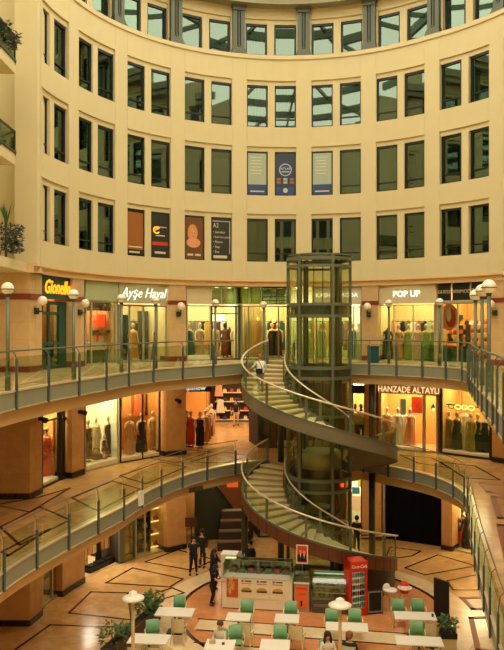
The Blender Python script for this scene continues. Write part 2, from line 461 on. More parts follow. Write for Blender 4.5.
for a, b in ((73, 84), (169.5, 186), (362, 378), (486, 512)):
    PN += 1; pillar(C2, R2-.33, a, b, L2, 13.0, STONE, REDBAND, PN, 12.05)
for a, b in ((72, 84), (166, 186), (365, 375), (492, 515)):
    PN += 1; pillar(CL, RL-.3, a, b, L1, L2-.92, LOWS, DARKBASE, PN)
for a, b in ((62.5, 84.5), (167, 186), (362, 381), (441.5, 452)):
    PN += 1; pillar(CL, RL-.3, a, b, 0, L1-.92, LOWS, DARKBASE, PN)
# ================================================================== shops
struct('wall_rear', MB().sector((2, 28), 23.5, 23.9, -10, 190, 0, 13.0, 60), TAN)
struct('ceiling_upper', MB().sector(C2, R2-.3, R2+4.2, -12, 180, 13.0, 13.16, 50), CREAM)
EK = 1.2; SHOPN = 0; LIGHTS = []
def area_light(loc, e, c, size=1.2, rot=(0, 0, 0), sy=None):
    l = bpy.data.lights.new('shop_and_fill_light', 'AREA'); l.energy = e; l.color = c; l.size = size
    if sy: l.shape = 'RECTANGLE'; l.size_y = sy
    o = bpy.data.objects.new('shop_and_fill_light', l); COL.objects.link(o); o.location = loc; o.rotation_euler = rot
    return o
DL = mat('downlight_glow', (255, 236, 190), emit=14)
WARM = (1, .74, .42); SOFT = (1, .88, .66); PALE = (1, .95, .82)
def shop(C, r, px0, px1, z0, zt, depth, wallc, floorm, e, lc, lab, dl=0, ceilz=None, side=True):
    """the room behind a shop front: back wall, side walls, floor, ceiling lamp"""
    global SHOPN; SHOPN += 1
    a, b = theta(px0, C, r), theta(px1, C, r)
    m = MB().sector(C, r+depth, r+depth+.1, a, b, z0, zt, 6)
    if side:
        for d in (a, b):
            s = .12/r*57.3 * (-1 if d == a else 1)
            m.sector(C, r+.05, r+depth, d, d+s, z0, zt, 1)
    struct(f'wall_shop_{SHOPN}', m, wallc)
    if floorm: struct(f'floor_shop_{SHOPN}', MB().sector(C, r+.06, r+depth, a, b, z0+.004, z0+.03, 6), floorm)
    mid = (a+b)/2
    w = 2*(r+depth/2)*math.sin(R(abs(a-b)/2))
    p = on(C, r+depth*.42, mid, zt-.12)
    if e: area_light(p, e*EK, lc, max(.4, w*.7), (0, 0, R(mid-90)), depth*.5)
    for i in range(dl):
        d = a+(b-a)*(i+.5)/dl
        o = MB().lathe([(.09, -.03), (.11, 0)], 12).build('downlight', DL, None, loc=on(C, r+.5+.3*(i % 2), d, zt-.01))
        tag(o, f'small glowing downlight in the ceiling of {lab}', 'downlight', f'downlights in {lab}')
    return a, b
WINN = 200
def front(C, r, px0, px1, z0, z1, lab, fm=FRAMEL, mull=(), fw=.06, gm=GLASSS, bars=(), plinth=0):
    global WINN; WINN += 1
    a, b = theta(px0, C, r), theta(px1, C, r)
    p, q = on(C, r, a), on(C, r, b); w = math.dist(p, q)
    o = thing(f'window_{WINN}', lab, 'shop window', ((p[0]+q[0])/2, (p[1]+q[1])/2, z0), math.atan2(q[1]-p[1], q[0]-p[0]), kind='structure')
    h = z1-z0; f = MB()
    for s in (-1, 1): f.box(s*(w/2-fw/2), 0, h/2, fw, .1, h)
    f.box(0, 0, fw/2, w, .1, fw).box(0, 0, h-fw/2, w, .1, fw)
    for t in mull: f.box(-w/2+w*t, 0, h/2, fw, .08, h)
    for t in bars: f.box(0, 0, t, w, .08, fw*.8)
    f.build('frame', fm, o)
    MB().box(0, .01, h/2, w-.08, .012, h-.06).build('pane', gm, o)
    if plinth: MB().box(0, .35, plinth/2, w-.1, .7, plinth).build('plinth', WHITE, o)
    return o
def fascia(name, lab, C, r, px0, px1, z0, z1, m, txt=None, tm=None, size=.4, shear=0, th=.14, tx=0, glow=False, sx=1, cat='shop sign', tz=0, tname='lettering', off=0):
    a, b = theta(px0, C, r), theta(px1, C, r)
    p, q = on(C, r, a), on(C, r, b); w = math.dist(p, q)
    o = thing(name, lab, cat, ((p[0]+q[0])/2, (p[1]+q[1])/2, z0), math.atan2(q[1]-p[1], q[0]-p[0]))
    MB().box(0, 0, (z1-z0)/2, w, th, z1-z0).build('board', m, o)
    if txt: text(txt, size, tm, (tx, -th/2-.012, (z1-z0)/2+tz), o, shear, name=tname, sx=sx, off=off)
    return o
def slot(C, r, px, z=0, dr=.7):
    """a spot just behind the shop front seen at pixel column px"""
    return on(C, r+dr, theta(px, C, r+dr), z)

# ---------------- mannequins
def mann_body(h=1.75, head=True):
    m = MB(); s = h/1.75
    prof = [(.10, .75), (.155, .88), (.165, .95), (.12, 1.12), (.145, 1.28), (.17, 1.38), (.14, 1.45), (.05, 1.5), (.045, 1.56)]
    if head: prof += [(.07, 1.585), (.09, 1.64), (.092, 1.7), (.07, 1.77), (.02, 1.8)]
    else: prof += [(.03, 1.58)]
    m.lathe(prof, 14, sy=.68)
    for sd in (-1, 1):
        m.tube([(sd*.19, 0, 1.41), (sd*.25, .02, 1.15), (sd*.24, -.07, .92), (sd*.23, -.1, .8)], [.05, .042, .034, .022], 8)
        m.tube([(sd*.085, 0, .85), (sd*.09, 0, .48), (sd*.09, .01, .08), (sd*.09, -.04, .02)], [.085, .058, .036, .03], 8)
    m.v = [(x*s, y*s, z*s) for x, y, z in m.v]
    return m
GOWN = [(.29, .02), (.28, .1), (.24, .5), (.2, .85), (.19, .96), (.135, 1.12), (.165, 1.28), (.172, 1.36), (.13, 1.41)]
SHEATH = [(.2, .12), (.19, .4), (.195, .8), (.195, .96), (.14, 1.12), (.168, 1.28), (.175, 1.38), (.1, 1.44)]
SHORT = [(.24, .55), (.22, .8), (.19, .96), (.14, 1.12), (.168, 1.28), (.175, 1.38), (.1, 1.44)]
TOP = [(.2, .8), (.195, .95), (.15, 1.12), (.18, 1.28), (.19, 1.39), (.1, 1.46)]
BODIES = {}
MANNS = []
def mannequin(lab, pos, rz, kind, col, h=1.75, head=True, skin=MSKIN, group=None, trousers=None, hair=None, sleeves=False, matname=None):
    o = thing('mannequin', lab, 'mannequin', pos, rz, group)
    key = ('b', round(h, 2), head, skin.name)
    if key not in BODIES:
        b = mann_body(h, head).build('figure', skin, o, True); BODIES[key] = b
    else:
        b = BODIES[key].copy(); COL.objects.link(b); b.parent = o
    MB().lathe([(.17, 0), (.17, .02)], 14).build('stand', CHARC, o)
    s = h/1.75; prof = {'gown': GOWN, 'sheath': SHEATH, 'short': SHORT, 'top': TOP}[kind]
    m = MB().lathe(prof, 28, sy=.8, fold=.14 if kind in ('gown', 'sheath') else .05, nf=9)
    if sleeves:
        for sd in (-1, 1): m.tube([(sd*.17, 0, 1.42), (sd*.255, .02, 1.15), (sd*.245, -.06, .9)], [.075, .06, .05], 8)
    m.v = [(x*s, y*s, z*s) for x, y, z in m.v]
    m.build('dress' if kind != 'top' else 'shirt', mat(matname or 'cloth_%02x%02x%02x' % col, col, .7, var=.15, scale=9), o, True)
    if trousers:
        t = MB()
        for sd in (-1, 1): t.tube([(sd*.09, 0, .9), (sd*.1, 0, .5), (sd*.1, .01, .08)], [.12, .09, .075], 10)
        t.v = [(x*s, y*s, z*s) for x, y, z in t.v]
        t.build('trousers', mat('cloth_%02x%02x%02x' % trousers, trousers, .7), o, True)
    if hair:
        MB().ball((0, .015, 1.7*s), .105*s, 12, 8, lo=.4).tube([(0, .07*s, 1.72*s), (0, .1*s, 1.5*s)], [.08*s, .05*s], 8).build('wig', mat('hair_%02x%02x%02x' % hair, hair, .7), o, True)
    return o
def face(C, pos):  # turn towards the middle of the atrium
    return math.atan2(C[1]-pos[1], C[0]-pos[0])+PI/2

# ================= upper gallery, left to right
WS = mat('shop_wall_cream', (226, 206, 160), .8); WG = mat('shop_wall_gold', (208, 166, 104), .8)
WO = mat('shop_wall_orange', (190, 128, 68), .8); WD = mat('shop_wall_dark', (60, 46, 32), .8); WW = mat('shop_wall_white', (236, 228, 206), .8)
FW = mat('shop_floor_pale', (206, 180, 132), .3)
SG = mat('sign_green', (26, 72, 56), .5); NEON = mat('orange_neon', (255, 132, 20), emit=2.2)
LITW = mat('lit_letters_white', (250, 246, 230), emit=1.3)
shop(C2, R2, 41, 73, L2, 13.0, 2.2, WO, FW, 50, WARM, 'the green fronted shop', 2)
fascia('shop_sign', 'dark green sign with orange neon script at far left', C2, R2-.12, 42, 72, 12.1, 13.0, SG, 'Gionelle', NEON, .74, .35, .1, sx=.8, off=.012)
front(C2, R2, 41.5, 60, L2, 12.02, 'green framed shop window under the orange neon script', SG, (.45,), .14, bars=(1.0, 2.2), plinth=0)
struct('door_1', MB().sector(C2, R2-.02, R2+.05, theta(60, C2, R2), theta(73, C2, R2), L2, 12.02, 2), SG)
m = MB()
for i, z in enumerate((.5, 1.2, 1.9, 2.4)): m.sector(C2, R2-.05, R2+.02, theta(69.5, C2, R2), theta(70.5, C2, R2), L2+z, L2+z+.07, 1)
m.build('studs', LITW, bpy.data.objects['door_1'])
tag(MB().sector(C2, R2+.3, R2+.35, theta(41, C2, R2), theta(60, C2, R2), L2+.05, L2+1.0, 2).build('counter_panel', SG), 'green low panel behind the glass of the green shop', 'panel')
PALEG = mat('pale_green_fascia', (168, 178, 132), .6)
shop(C2, R2, 84, 117, L2, 13.0, 2.6, WG, FW, 70, PALE, 'the jewellery shop', 2)
fascia('shop_fascia', 'plain pale green fascia over the shop with the red lamp', C2, R2-.1, 84.5, 117, 12.15, 13.0, PALEG)
front(C2, R2, 84.5, 116.5, L2, 12.15, 'shop window with a red hanging lamp inside', FRAMEL, (.2,), .07)
BROWNB = mat('brown_beam', (92, 42, 20), .5)
tag(MB().sector(C2, R2+.3, R2+.5, theta(85, C2, R2), theta(116, C2, R2), 11.72, 12.15, 3).build('bulkhead_panel', BROWNB), 'red brown panel inside above the red lamp', 'panel')
o = thing('pendant_lamp', 'red drum lamp hanging in the second shop from left', 'lamp', slot(C2, R2, 97, 11.0, .9))
MB().lathe([(.36, 0), (.36, .55), (.02, .56)], 20).build('lamp_shade', mat('red_lampshade', (236, 70, 24), emit=1.1), o, True)
MB().tube([(0, 0, .55), (0, 0, 1.75)], .015).build('cord', BLACK, o)
o = thing('display_counter', 'white lit display counter under the red lamp', 'counter', slot(C2, R2, 100, L2+.03, .8), R(theta(100, C2, R2)-90))
MB().box(0, 0, .3, 1.8, .6, .6).build('cabinet', mat('counter_green', (86, 104, 76), .5), o)
MB().box(0, 0, .75, 1.8, .6, .3).build('glass_case', WHITE, o); MB().box(0, 0, .92, 1.84, .64, .04).build('worktop', WHITE, o)
o = thing('sale_stand', 'small red and white display stand on the lit counter', 'display stand', slot(C2, R2, 97, L2+.97, .75), R(theta(97, C2, R2)-90))
MB().box(0, 0, .18, .08, .06, .36).build('post', RED, o); MB().box(.1, -.02, .34, .5, .05, .12).build('panel', RED, o)
o = thing('vase_plant', 'leafy green arrangement on the display counter below the red lamp', 'plant', slot(C2, R2, 102, L2+.97, .85))
MB().lathe([(.08, 0), (.12, .2), (.09, .3)], 12).build('vase', WHITE, o)
def leaves(mb, n, c, r, s, up=.5):
    for i in range(n):
        a = random.uniform(0, 2*PI); q = random.uniform(.1, 1)**.5; z = random.uniform(0, 1)
        p = Vector((c[0]+r*q*math.cos(a), c[1]+r*q*math.sin(a), c[2]+z*r*2*up))
        d = Vector((math.cos(a), math.sin(a), random.uniform(-.3, .9))).normalized()*s*random.uniform(.7, 1.3)
        w = d.cross(Vector((random.uniform(-1, 1), random.uniform(-1, 1), 1))).normalized()*s*.28
        k = len(mb.v)
        mb.add([p, p+d*.5+w, p+d+Vector((0, 0, -s*.2)), p+d*.5-w], [(0, 1, 2, 3)])
    return mb
leaves(MB(), 160, (0, 0, .25), .4, .2, .35).build('leaves', LEAF, o)

SIGNG = mat('grey_green_sign', (176, 172, 132), .5)
shop(C2, R2, 117, 168, L2, 13.0, 2.8, WS, FW, 90, SOFT, 'the shop under the white script', 2)
fascia('shop_sign', 'grey green shop sign with big white script letters', C2, R2-.14, 118.5, 166, 12.08, 13.0, SIGNG, 'Ayşe Hayal', mat('dim_letters', (232, 230, 222), emit=.9), .64, .35, .12, sx=.85)
front(C2, R2, 118, 167, L2, 12.02, 'silver framed shop front under the white script sign', mat('silver_frame', (156, 160, 140), .35, .4), (.22, .5, .78), .08)
for px, col, lab, k in ((133, (208, 150, 60), 'mustard yellow dress on a mannequin under the white script sign', 'gown'), (157, (120, 52, 40), 'dark red dress on a mannequin right of the mustard one', 'gown')):
    p = slot(C2, R2, px, L2+.03, 1.1); mannequin(lab, p, face(C2, p), kind=k, col=col)
o = tag(MB().box(0, 0, 1.2, .6, .08, 2.4).build('mirror', mat('smoky_mirror', (96, 104, 92), .1, .6), loc=slot(C2, R2, 143, L2+.03, 1.6)), 'tall grey mirror between the two dresses of the script sign shop', 'mirror')
o.rotation_euler.z = R(theta(143, C2, R2)-90)
o = tag(MB().box(0, 0, 1.1, .5, .08, 2.2).build('door_leaf', mat('dark_teal', (26, 54, 50), .4), loc=slot(C2, R2, 125, L2+.03, 1.5)), 'dark doorway panel behind the mustard dress', 'panel')
o.rotation_euler.z = R(theta(125, C2, R2)-90)

# long glazed front in the middle
shop(C2, R2, 186, 240, L2, 13.0, 3.4, WS, FW, 130, PALE, 'the long glass shop', 4)
fascia('shop_fascia', 'blank cream fascia right of the stone pillar', C2, R2-.06, 186, 211, 12.1, 13.0, mat('cream_panel', (206, 190, 146), .6))
front(C2, R2, 186.5, 210.5, L2, 12.05, 'shop window with a teal gown beside the stone pillar', FRAMEL, (), .05, plinth=.25)
GREENGL = glass('green_transom_glass', (150, 170, 130), .15)
front(C2, R2, 211, 262, 12.1, 13.0, 'row of pale green glass panels over the shop entrance', FRAMEL, (.2, .47, .74), .04, GREENGL)
front(C2, R2, 211, 240, L2, 12.05, 'dark framed glass entrance of the long glass shop', STEELD, (.14, .86), .07, bars=(2.3,))
for px, dr, col, lab, kd, sk in ((189, .6, (20, 84, 84), 'long teal gown in the window beside the stone pillar', 'gown', MSKIN), (200, .7, (222, 170, 140), 'blush pink gown right of the teal one', 'gown', WHITE),
        (214.5, 1.0, (214, 186, 120), 'cream gold dress left in the glass entrance', 'sheath', MSKIN), (225, 1.3, (124, 52, 24), 'rust brown dress behind the glass entrance', 'sheath', CHARC),
        (229.5, 1.6, (18, 16, 16), 'black dress behind the glass entrance', 'sheath', CHARC), (235.5, 1.0, (222, 200, 140), 'pale cream dress right in the glass entrance', 'sheath', MSKIN)):
    p = slot(C2, R2, px, L2+.05, dr); mannequin(lab, p, face(C2, p), kd, col, skin=sk, head=px not in (229.5,))
o = thing('lit_shelf', 'bright white lit wall shelf deep inside the glass entrance', 'shelf', slot(C2, R2, 226, 11.2, 3.1), R(theta(226, C2, R2)-90))
MB().box(0, 0, .25, 1.6, .2, .4).build('back_panel', mat('lit_panel', (250, 244, 214), emit=1.6), o); MB().box(0, -.1, 0, 1.7, .4, .05).build('shelf_board', WHITE, o)
shop(C2, R2, 240, 289, L2, 13.0, 2.4, mat('shop_wall_straw', (206, 186, 126), .8), FW, 150, SOFT, 'the gold curtain shop', 3)
front(C2, R2, 240, 288, L2, 12.05, 'shop window hung with gold strings', STEEL, (.18, .5, .8), .06)
front(C2, R2, 262, 288, 12.1, 13.0, 'dark louvred transom left of the lift', STEELD, (.55,), .06, GLASSW, bars=(.2, .4, .6))
m = MB()
for i in range(60):
    d = theta(241+i*.42, C2, R2+.4); p = on(C2, R2+.35+.1*math.sin(i*1.7), d)
    m.tube([(p[0], p[1], L2+.3), (p[0], p[1], 12.1)], .012, 4)
tag(m.build('bead_curtain', mat('gold_beads', (206, 178, 104), .35, .3)), 'curtain of gold strings in the window left of the lift', 'curtain', None, 'stuff')
for px, col, lab in ((272, (22, 20, 18), 'black suit mannequin in the window just left of the lift'), (278, (70, 26, 16), 'dark brown coat mannequin touching the lift on its left')):
    p = slot(C2, R2, px, L2+.05, .9); mannequin(lab, p, face(C2, p), 'sheath', col, head=True)
GLOW = mat('warm_bulb', (255, 190, 90), emit=6)
for i, (px, z) in enumerate(((258, 11.4), (262, 11.9), (270, 11.7), (274, 11.3))):
    o = MB().ball((0, 0, 0), .09).build('bulb_lamp', GLOW, None, True, slot(C2, R2, px, z, .6)); tag(o, 'glowing bulb among the gold strings left of the lift', 'lamp', 'bulbs in the gold curtain window')
shop(C2, R2, 289, 362, L2, 13.0, 3.2, WW, FW, 170, PALE, 'the shop behind the lift', 4)
fascia('shop_sign', 'lit white sign behind the lift', C2, R2-.12, 312, 362, 12.1, 13.0, mat('white_sign_board', (206, 200, 168), .5), 'KASHA   MODA', mat('dim_letters', (226, 236, 226), emit=1.0), .3, 0, .1)
front(C2, R2, 289, 361, L2, 12.0, 'wide shop window behind the lift', FRAMEL, (.33, .66, .9), .05)
for px, col, lab in ((353, (24, 88, 130), 'bright blue gown right of the lift'), (359, (214, 214, 160), 'pale mint gown left of the stone pillar behind the bin'), (308, (196, 206, 150), 'pale green gown seen through the lift, left one'), (321, (206, 214, 160), 'pale green gown seen through the lift, middle one'), (334, (220, 200, 160), 'cream gown seen through the lift, right one')):
    p = slot(C2, R2, px, L2+.05, .6); mannequin(lab, p, face(C2, p), 'gown', col)
# POP UP
shop(C2, R2, 378, 436, L2, 13.0, 2.6, mat('shop_wall_butter', (222, 196, 134), .8), FW, 110, SOFT, 'the green gown shop', 4)
fascia('shop_sign', 'cream fascia with two short words in white letters', C2, R2-.12, 379, 436, 12.1, 13.0, mat('cream_sign_board', (204, 190, 150), .5), 'POP UP', LITW, .42, 0, .12, tx=.0)
front(C2, R2, 379, 435, L2, 12.05, 'wide shop window under the short white lettered sign', FRAMEL, (.28, .62), .035)
for px, dr, col, lab in ((387.5, .5, (22, 62, 46), 'dark green gown leftmost in the green gown shop window'), (398.5, .6, (226, 164, 120), 'peach gown with white shoulders in the green gown shop window'), (408.5, .7, (176, 182, 96), 'olive yellow gown in the middle of the POP UP window'),
        (418, .6, (236, 192, 168), 'pale pink gown in the green gown shop window'), (426, .6, (140, 168, 70), 'lime green gown beside the pale pink one'), (432.5, .7, (120, 158, 60), 'grass green gown rightmost in the green gown shop window')):
    p = slot(C2, R2, px, L2+.05, dr); mannequin(lab, p, face(C2, p), 'gown', col, h=1.7, skin=CHARC if px == 387.5 else MSKIN, head=px != 387.5)
# black fascia shop
shop(C2, R2, 437, 487, L2, 13.0, 2.6, WG, FW, 120, WARM, 'the black fascia shop')
for px0, px1, s, lab in ((438, 450.5, 'GUESS', 'first'), (451.5, 468, 'DERIMOD', 'second'), (469, 487, 'OUTLET', 'third')):
    fascia('shop_sign', f'black sign panel with beige letters, {lab} of the three over the right shop', C2, R2-.12, px0+.3, px1-.3, 12.2, 13.0, BLACK, s, mat('beige_letters', (206, 190, 140), .5), .22 if s != 'OUTLET' else .3, 0, .1)
front(C2, R2, 437.5, 486, L2, 12.1, 'shop window under the three black sign panels', FRAMEL, (.1, .4), .06)
fascia('sign_shelf', 'pale ledge under the three black sign panels', C2, R2-.2, 437, 487, 12.08, 12.2, FRAMEL, th=.3, cat='ledge')
o = thing('round_picture', 'big round red and pink picture under the black sign panels', 'picture', slot(C2, R2, 449, 11.45, .35), R(theta(449, C2, R2)-90))
m = MB().lathe([(.5, 0), (.5, .04)], 24, sy=1.25); m.v = [(x, -z, y) for x, y, z in m.v]; m.build('disc', mat('pink_print', (238, 170, 140), .5), o)
m = MB().lathe([(.34, .04), (.34, .05)], 20, cx=.1, cy=-.05, sx=.8, sy=1.3); m.v = [(x, -z, y) for x, y, z in m.v]; m.build('red_shape', mat('red_print', (210, 64, 34), .5), o)
m = MB().lathe([(.16, .05), (.16, .06)], 16, cx=0, cy=.1, sx=.8, sy=2); m.v = [(x, -z, y) for x, y, z in m.v]; m.build('white_shape', WHITE, o)
ITEMC = [(196, 60, 34), (236, 204, 150), (60, 40, 30), (222, 130, 40), (160, 60, 40), (228, 222, 200), (40, 60, 52), (210, 160, 90), (120, 70, 40), (240, 170, 50)]
def rack(lab, pos, rz, w, levels, h, board=WHITE, n=6, group='goods', ctx='', kinds=('bag',), post=STEELD, backm=None):
    o = thing('shelf_unit', lab, 'shelf', pos, rz)
    m = MB()
    for s in (-1, 1): m.box(s*w/2, 0, h/2, .04, .36, h)
    m.build('upright', post, o)
    if backm: MB().box(0, .19, h/2, w, .02, h).build('back_panel', backm, o)
    proto = {}
    for l in range(levels):
        z = .12+l*(h-.2)/levels
        MB().box(0, 0, z, w-.04, .36, .04).build('shelf_board', board, o)
        for i in range(n):
            ci = (i*3+l*5+int(w*10)) % len(ITEMC)
            x = -w/2+w*(i+.5)/n; s = min(.26, w/n*.8)
            c, q = math.cos(rz), math.sin(rz)
            wp = (pos[0]+x*c, pos[1]+x*q, pos[2]+z+.02)
            if ci in proto: t = clone(proto[ci], wp, rz)
            else:
                col = mat('goods_%d' % ci, ITEMC[ci], .5)
                t = thing('handbag', f'small coloured handbag set out on {ctx}', 'handbag', wp, rz, f'handbags on {ctx}')
                MB().add([(-s/2, -.08, 0), (s/2, -.08, 0), (s/2, .08, 0), (-s/2, .08, 0), (-s*.4, -.04, s*.75), (s*.4, -.04, s*.75), (s*.4, .04, s*.75), (-s*.4, .04, s*.75)],
                    [(3,2,1,0),(4,5,6,7),(0,1,5,4),(1,2,6,5),(2,3,7,6),(3,0,4,7)]).build('bag_body', col, t)
                MB().tube([(-s*.25, 0, s*.72), (-s*.2, 0, s), (s*.2, 0, s), (s*.25, 0, s*.72)], .012, 5).build('handle', col, t)
                proto[ci] = t
    return o
p = slot(C2, R2, 453, L2+.03, .9); rack('dark shelf of goods under the round red picture', p, R(theta(453, C2, R2)-90), 1.6, 4, 1.75, CHARC, 6, ctx='the dark shelf under the round red picture')
p = slot(C2, R2, 475, L2+.03, 1.5); rack('bright shelf of goods right in the black fascia shop', p, R(theta(475, C2, R2)-90), 1.9, 5, 2.2, WHITE, 7, ctx='the bright shelf behind the right lamp posts')
o = tag(MB().box(0, 0, .3, 2.0, .5, .6).build('display_plinth', SG, loc=slot(C2, R2, 449, L2+.03, .3)), 'low dark green plinth in the black fascia shop window', 'plinth'); o.rotation_euler.z = R(theta(449, C2, R2)-90)
for i in range(6):
    o = MB().ball((0, 0, .12), .13, 10, 8, sz=.9).build('orange_bag', mat('bright_orange', (240, 140, 30), .5), None, True, slot(C2, R2, 446+i*1.6, L2+.64, .3)); tag(o, 'bright orange pouch on the low green plinth', 'bag', 'orange pouches on the green plinth')
# litter bin beside the pillar
p = (fl(377, 364, L2)[0], 33.9, L2)
o = thing('litter_bin', 'blue square litter bin on the upper gallery by the stone pillar', 'bin', p)
MB().box(0, 0, .36, .48, .4, .7).build('bin_body', mat('bin_blue', (22, 92, 122), .4), o); MB().box(0, 0, .74, .52, .44, .06).build('rim', mat('bin_dark', (16, 60, 80), .4), o)
# ================= middle floor
LC = L2-.92
shop(CL, RL, 38, 72, L1, LC, 2.0, WG, FW, 190, SOFT, 'the red dress shop')
front(CL, RL, 41, 59, L1, 7.75, 'shop window with the long red dress', mat('dark_shop_frame', (30, 26, 20), .4), (), .09, bars=(2.6,), plinth=.2)
front(CL, RL, 59.5, 71.5, L1, 7.75, 'dark framed wooden door of the red dress shop', mat('dark_shop_frame', (30, 26, 20), .4), (.35, .7), .12, bars=(2.5,))
struct('wall_lintel_1', MB().sector(CL, RL-.05, RL+.2, theta(41, CL, RL), theta(72, CL, RL), 7.75, LC, 4), TAN)
p = slot(CL, RL, 46.5, L1+.2, .55); mannequin('long red dress on a blonde mannequin beside the left pillar', p, face(CL, p), 'gown', (226, 44, 22), h=1.95, hair=(214, 160, 70), sleeves=True)
p = slot(CL, RL, 54, L1+.2, .8); mannequin('short red dress behind the long red one', p, face(CL, p), 'short', (206, 50, 24), h=1.85)
o = tag(MB().sector(CL, RL+.5, RL+.54, theta(64, CL, RL), theta(70, CL, RL), L1, L1+2.5, 2).build('wooden_door_leaf', mat('orange_wood', (176, 92, 34), .4, var=.15)), 'orange wooden door leaf beside the red dress window', 'door')
shop(CL, RL, 84, 119.5, L1, LC, 2.2, WW, FW, 120, SOFT, 'the white mannequin window')
front(CL, RL, 84.5, 119, L1, 8.3, 'white backed shop window with black dresses', FRAMEL, (), .05, plinth=.25)
for px, dr, kd, col, h, lab in ((88, .5, 'sheath', (18, 16, 16), 1.85, 'black dress leftmost in the white backed window'), (96, .7, 'sheath', (226, 214, 186), 1.85, 'white dress between the black ones in the white backed window'),
        (108, .6, 'sheath', (16, 15, 18), 1.85, 'black off shoulder dress in the white backed window'), (115, .8, 'short', (30, 26, 28), 1.8, 'short black dress rightmost in the white backed window')):
    p = slot(CL, RL, px, L1+.28, dr); mannequin(lab, p, face(CL, p), kd, col, h=h)
p = slot(CL, RL, 104, L1+.28, .35); mannequin('child mannequin in blue before the black dresses', p, face(CL, p), 'short', (60, 76, 120), h=1.05)
p = slot(CL, RL, 96, L1+.28, .3)
o = thing('handbag', 'dark brown handbag on the floor of the white backed window', 'handbag', p); MB().ball((0, 0, .2), .26, 12, 8, sx=1.2, sy=.6, sz=.75).build('bag_body', mat('bag_brown', (70, 42, 28), .5), o, True); MB().tube([(-.15, 0, .35), (-.1, 0, .55), (.1, 0, .55), (.15, 0, .35)], .02).build('handle', BLACK, o)
text('Ayşenur', .3, mat('gold_script', (200, 160, 90), .4), on(CL, RL+2.1, theta(104, CL, RL+2.1), L1+2.6), None, .3, rz=R(theta(104, CL, RL+2.1)-90), name='wall_script')
tag(bpy.data.objects['wall_script'], 'gold script lettering on the back of the white window', 'sign')
shop(CL, RL, 119.5, 168, L1, LC, 2.6, WO, FW, 120, WARM, 'the orange window')
front(CL, RL, 120, 160, L1, 8.3, 'warm lit shop window with pink and black gowns', mat('dark_shop_frame', (30, 26, 20), .4), (.55,), .05, plinth=.2)
for px, dr, kd, col, lab in ((129.5, .6, 'gown', (236, 180, 150), 'blush pink evening gown in the warm lit window'), (141.5, .6, 'gown', (18, 24, 22), 'black evening gown beside the blush pink one'), (153, .9, 'sheath', (190, 140, 70), 'golden beige dress rightmost in the warm lit window')):
    p = slot(CL, RL, px, L1+.22, dr); mannequin(lab, p, face(CL, p), kd, col, h=1.85)
def garment(lab, pos, rz, col, h=1.2, w=.5, group=None):
    o = thing('hanging_garment', lab, 'garment', pos, rz, group)
    n = 10; vs, fs = [], []
    for j, (t, ww) in enumerate(((0, .18), (.06, .75), (.3, .7), (.6, .8), (1, 1))):
        for i in range(n+1):
            x = (i/n-.5)*w*ww; vs.append((x, .05*math.sin(i*2.2)*t-.06, -t*h)); 
        for i in range(n+1):
            x = (.5-i/n)*w*ww; vs.append((x, .05*math.sin(i*2.2+1)*t+.06, -t*h))
    k = 2*n+2
    for j in range(4):
        for i in range(k): fs.append((j*k+i, (j+1)*k+i, (j+1)*k+(i+1) % k, j*k+(i+1) % k))
    MB().add(vs, fs).build('cloth', mat('cloth_%02x%02x%02x' % col, col, .75, var=.15, scale=9), o, True)
    MB().tube([(-w*.3, 0, -.06), (0, 0, .02), (w*.3, 0, -.06)], .012, 5).tube([(0, 0, .02), (0, 0, .08), (.03, 0, .11), (.05, 0, .08)], .008, 5).build('hanger', CHARC, o)
    return o
def railing_rack(lab, pos, rz, w, h):
    o = thing('clothes_rail', lab, 'clothes rail', pos, rz)
    MB().tube([(-w/2, 0, h), (w/2, 0, h)], .018).build('bar', CHARC, o)
    for s in (-1, 1): MB().tube([(s*w/2, 0, .02), (s*w/2, 0, h)], .018).tube([(s*w/2, -.25, .03), (s*w/2, .25, .03)], .02).build('upright', CHARC, o)
    return o
rz = R(theta(138, CL, RL)-90)
p0 = slot(CL, RL, 138, L1+.03, 1.7); railing_rack('clothes rail behind the pink and black gowns', p0, rz, 4.0, 3.0)
for i, (dx, col, lab) in enumerate(((-1.5, (16, 16, 16), 'black jacket hanging behind the blush pink gown'), (-.75, (220, 150, 90), 'peach blouse hanging behind the two gowns'), (0.05, (226, 120, 80), 'coral blouse hanging above the black gown'), (.8, (24, 22, 20), 'black coat hanging right of the coral blouse'), (1.5, (206, 170, 110), 'beige dress hanging at the right end of the rail'))):
    garment(lab, (p0[0]+dx*math.cos(rz), p0[1]+dx*math.sin(rz), p0[2]+2.9), rz, col, 1.5 if i in (0, 4) else 1.1, .7)
# corridor that leads off the middle floor
COR = mat('corridor_wall', (176, 120, 62), .7)
cx0, cx1 = -3.35, -2.7
struct('wall_corridor_left', MB().prism([(cx1-.0, 44), (cx1-.1, 49.5), (cx1-.5, 49.5), (cx1-.5, 44)], L1, LC), COR)
struct('wall_corridor_back', MB().box(0, 49.6, (L1+LC)/2, 9, .2, LC-L1), COR)
struct('wall_corridor_right', MB().prism([(1.0, 38.5), (1.3, 38.5), (1.3, 49.5), (1.0, 49.5)], L1, LC), COR)
struct('floor_corridor', MB().box(0, 44, L1+.004, 6, 12, .008), FLOORM)
area_light((-1.0, 44, LC-.15), 300, WARM, 2, sy=7)
o = thing('shop_sign', 'black sign with white script over the corridor shop', 'shop sign', (-2.95, 37.6, 7.68), R(6))
MB().box(0, 0, .17, 1.75, .14, .36).build('board', BLACK, o); text('Topshow', .34, MATS['dim_letters'], (-.1, -.085, .18), o, .3)
shopw = mat('corridor_shop_wall', (206, 140, 62), .8)
struct('wall_corridor_shop', MB().prism([(-5.0, 39.9), (-2.75, 44), (-2.75, 44.2), (-5.2, 40.1)], L1, LC), shopw)
area_light((-3.3, 39.5, 7.6), 40, WARM, .8)
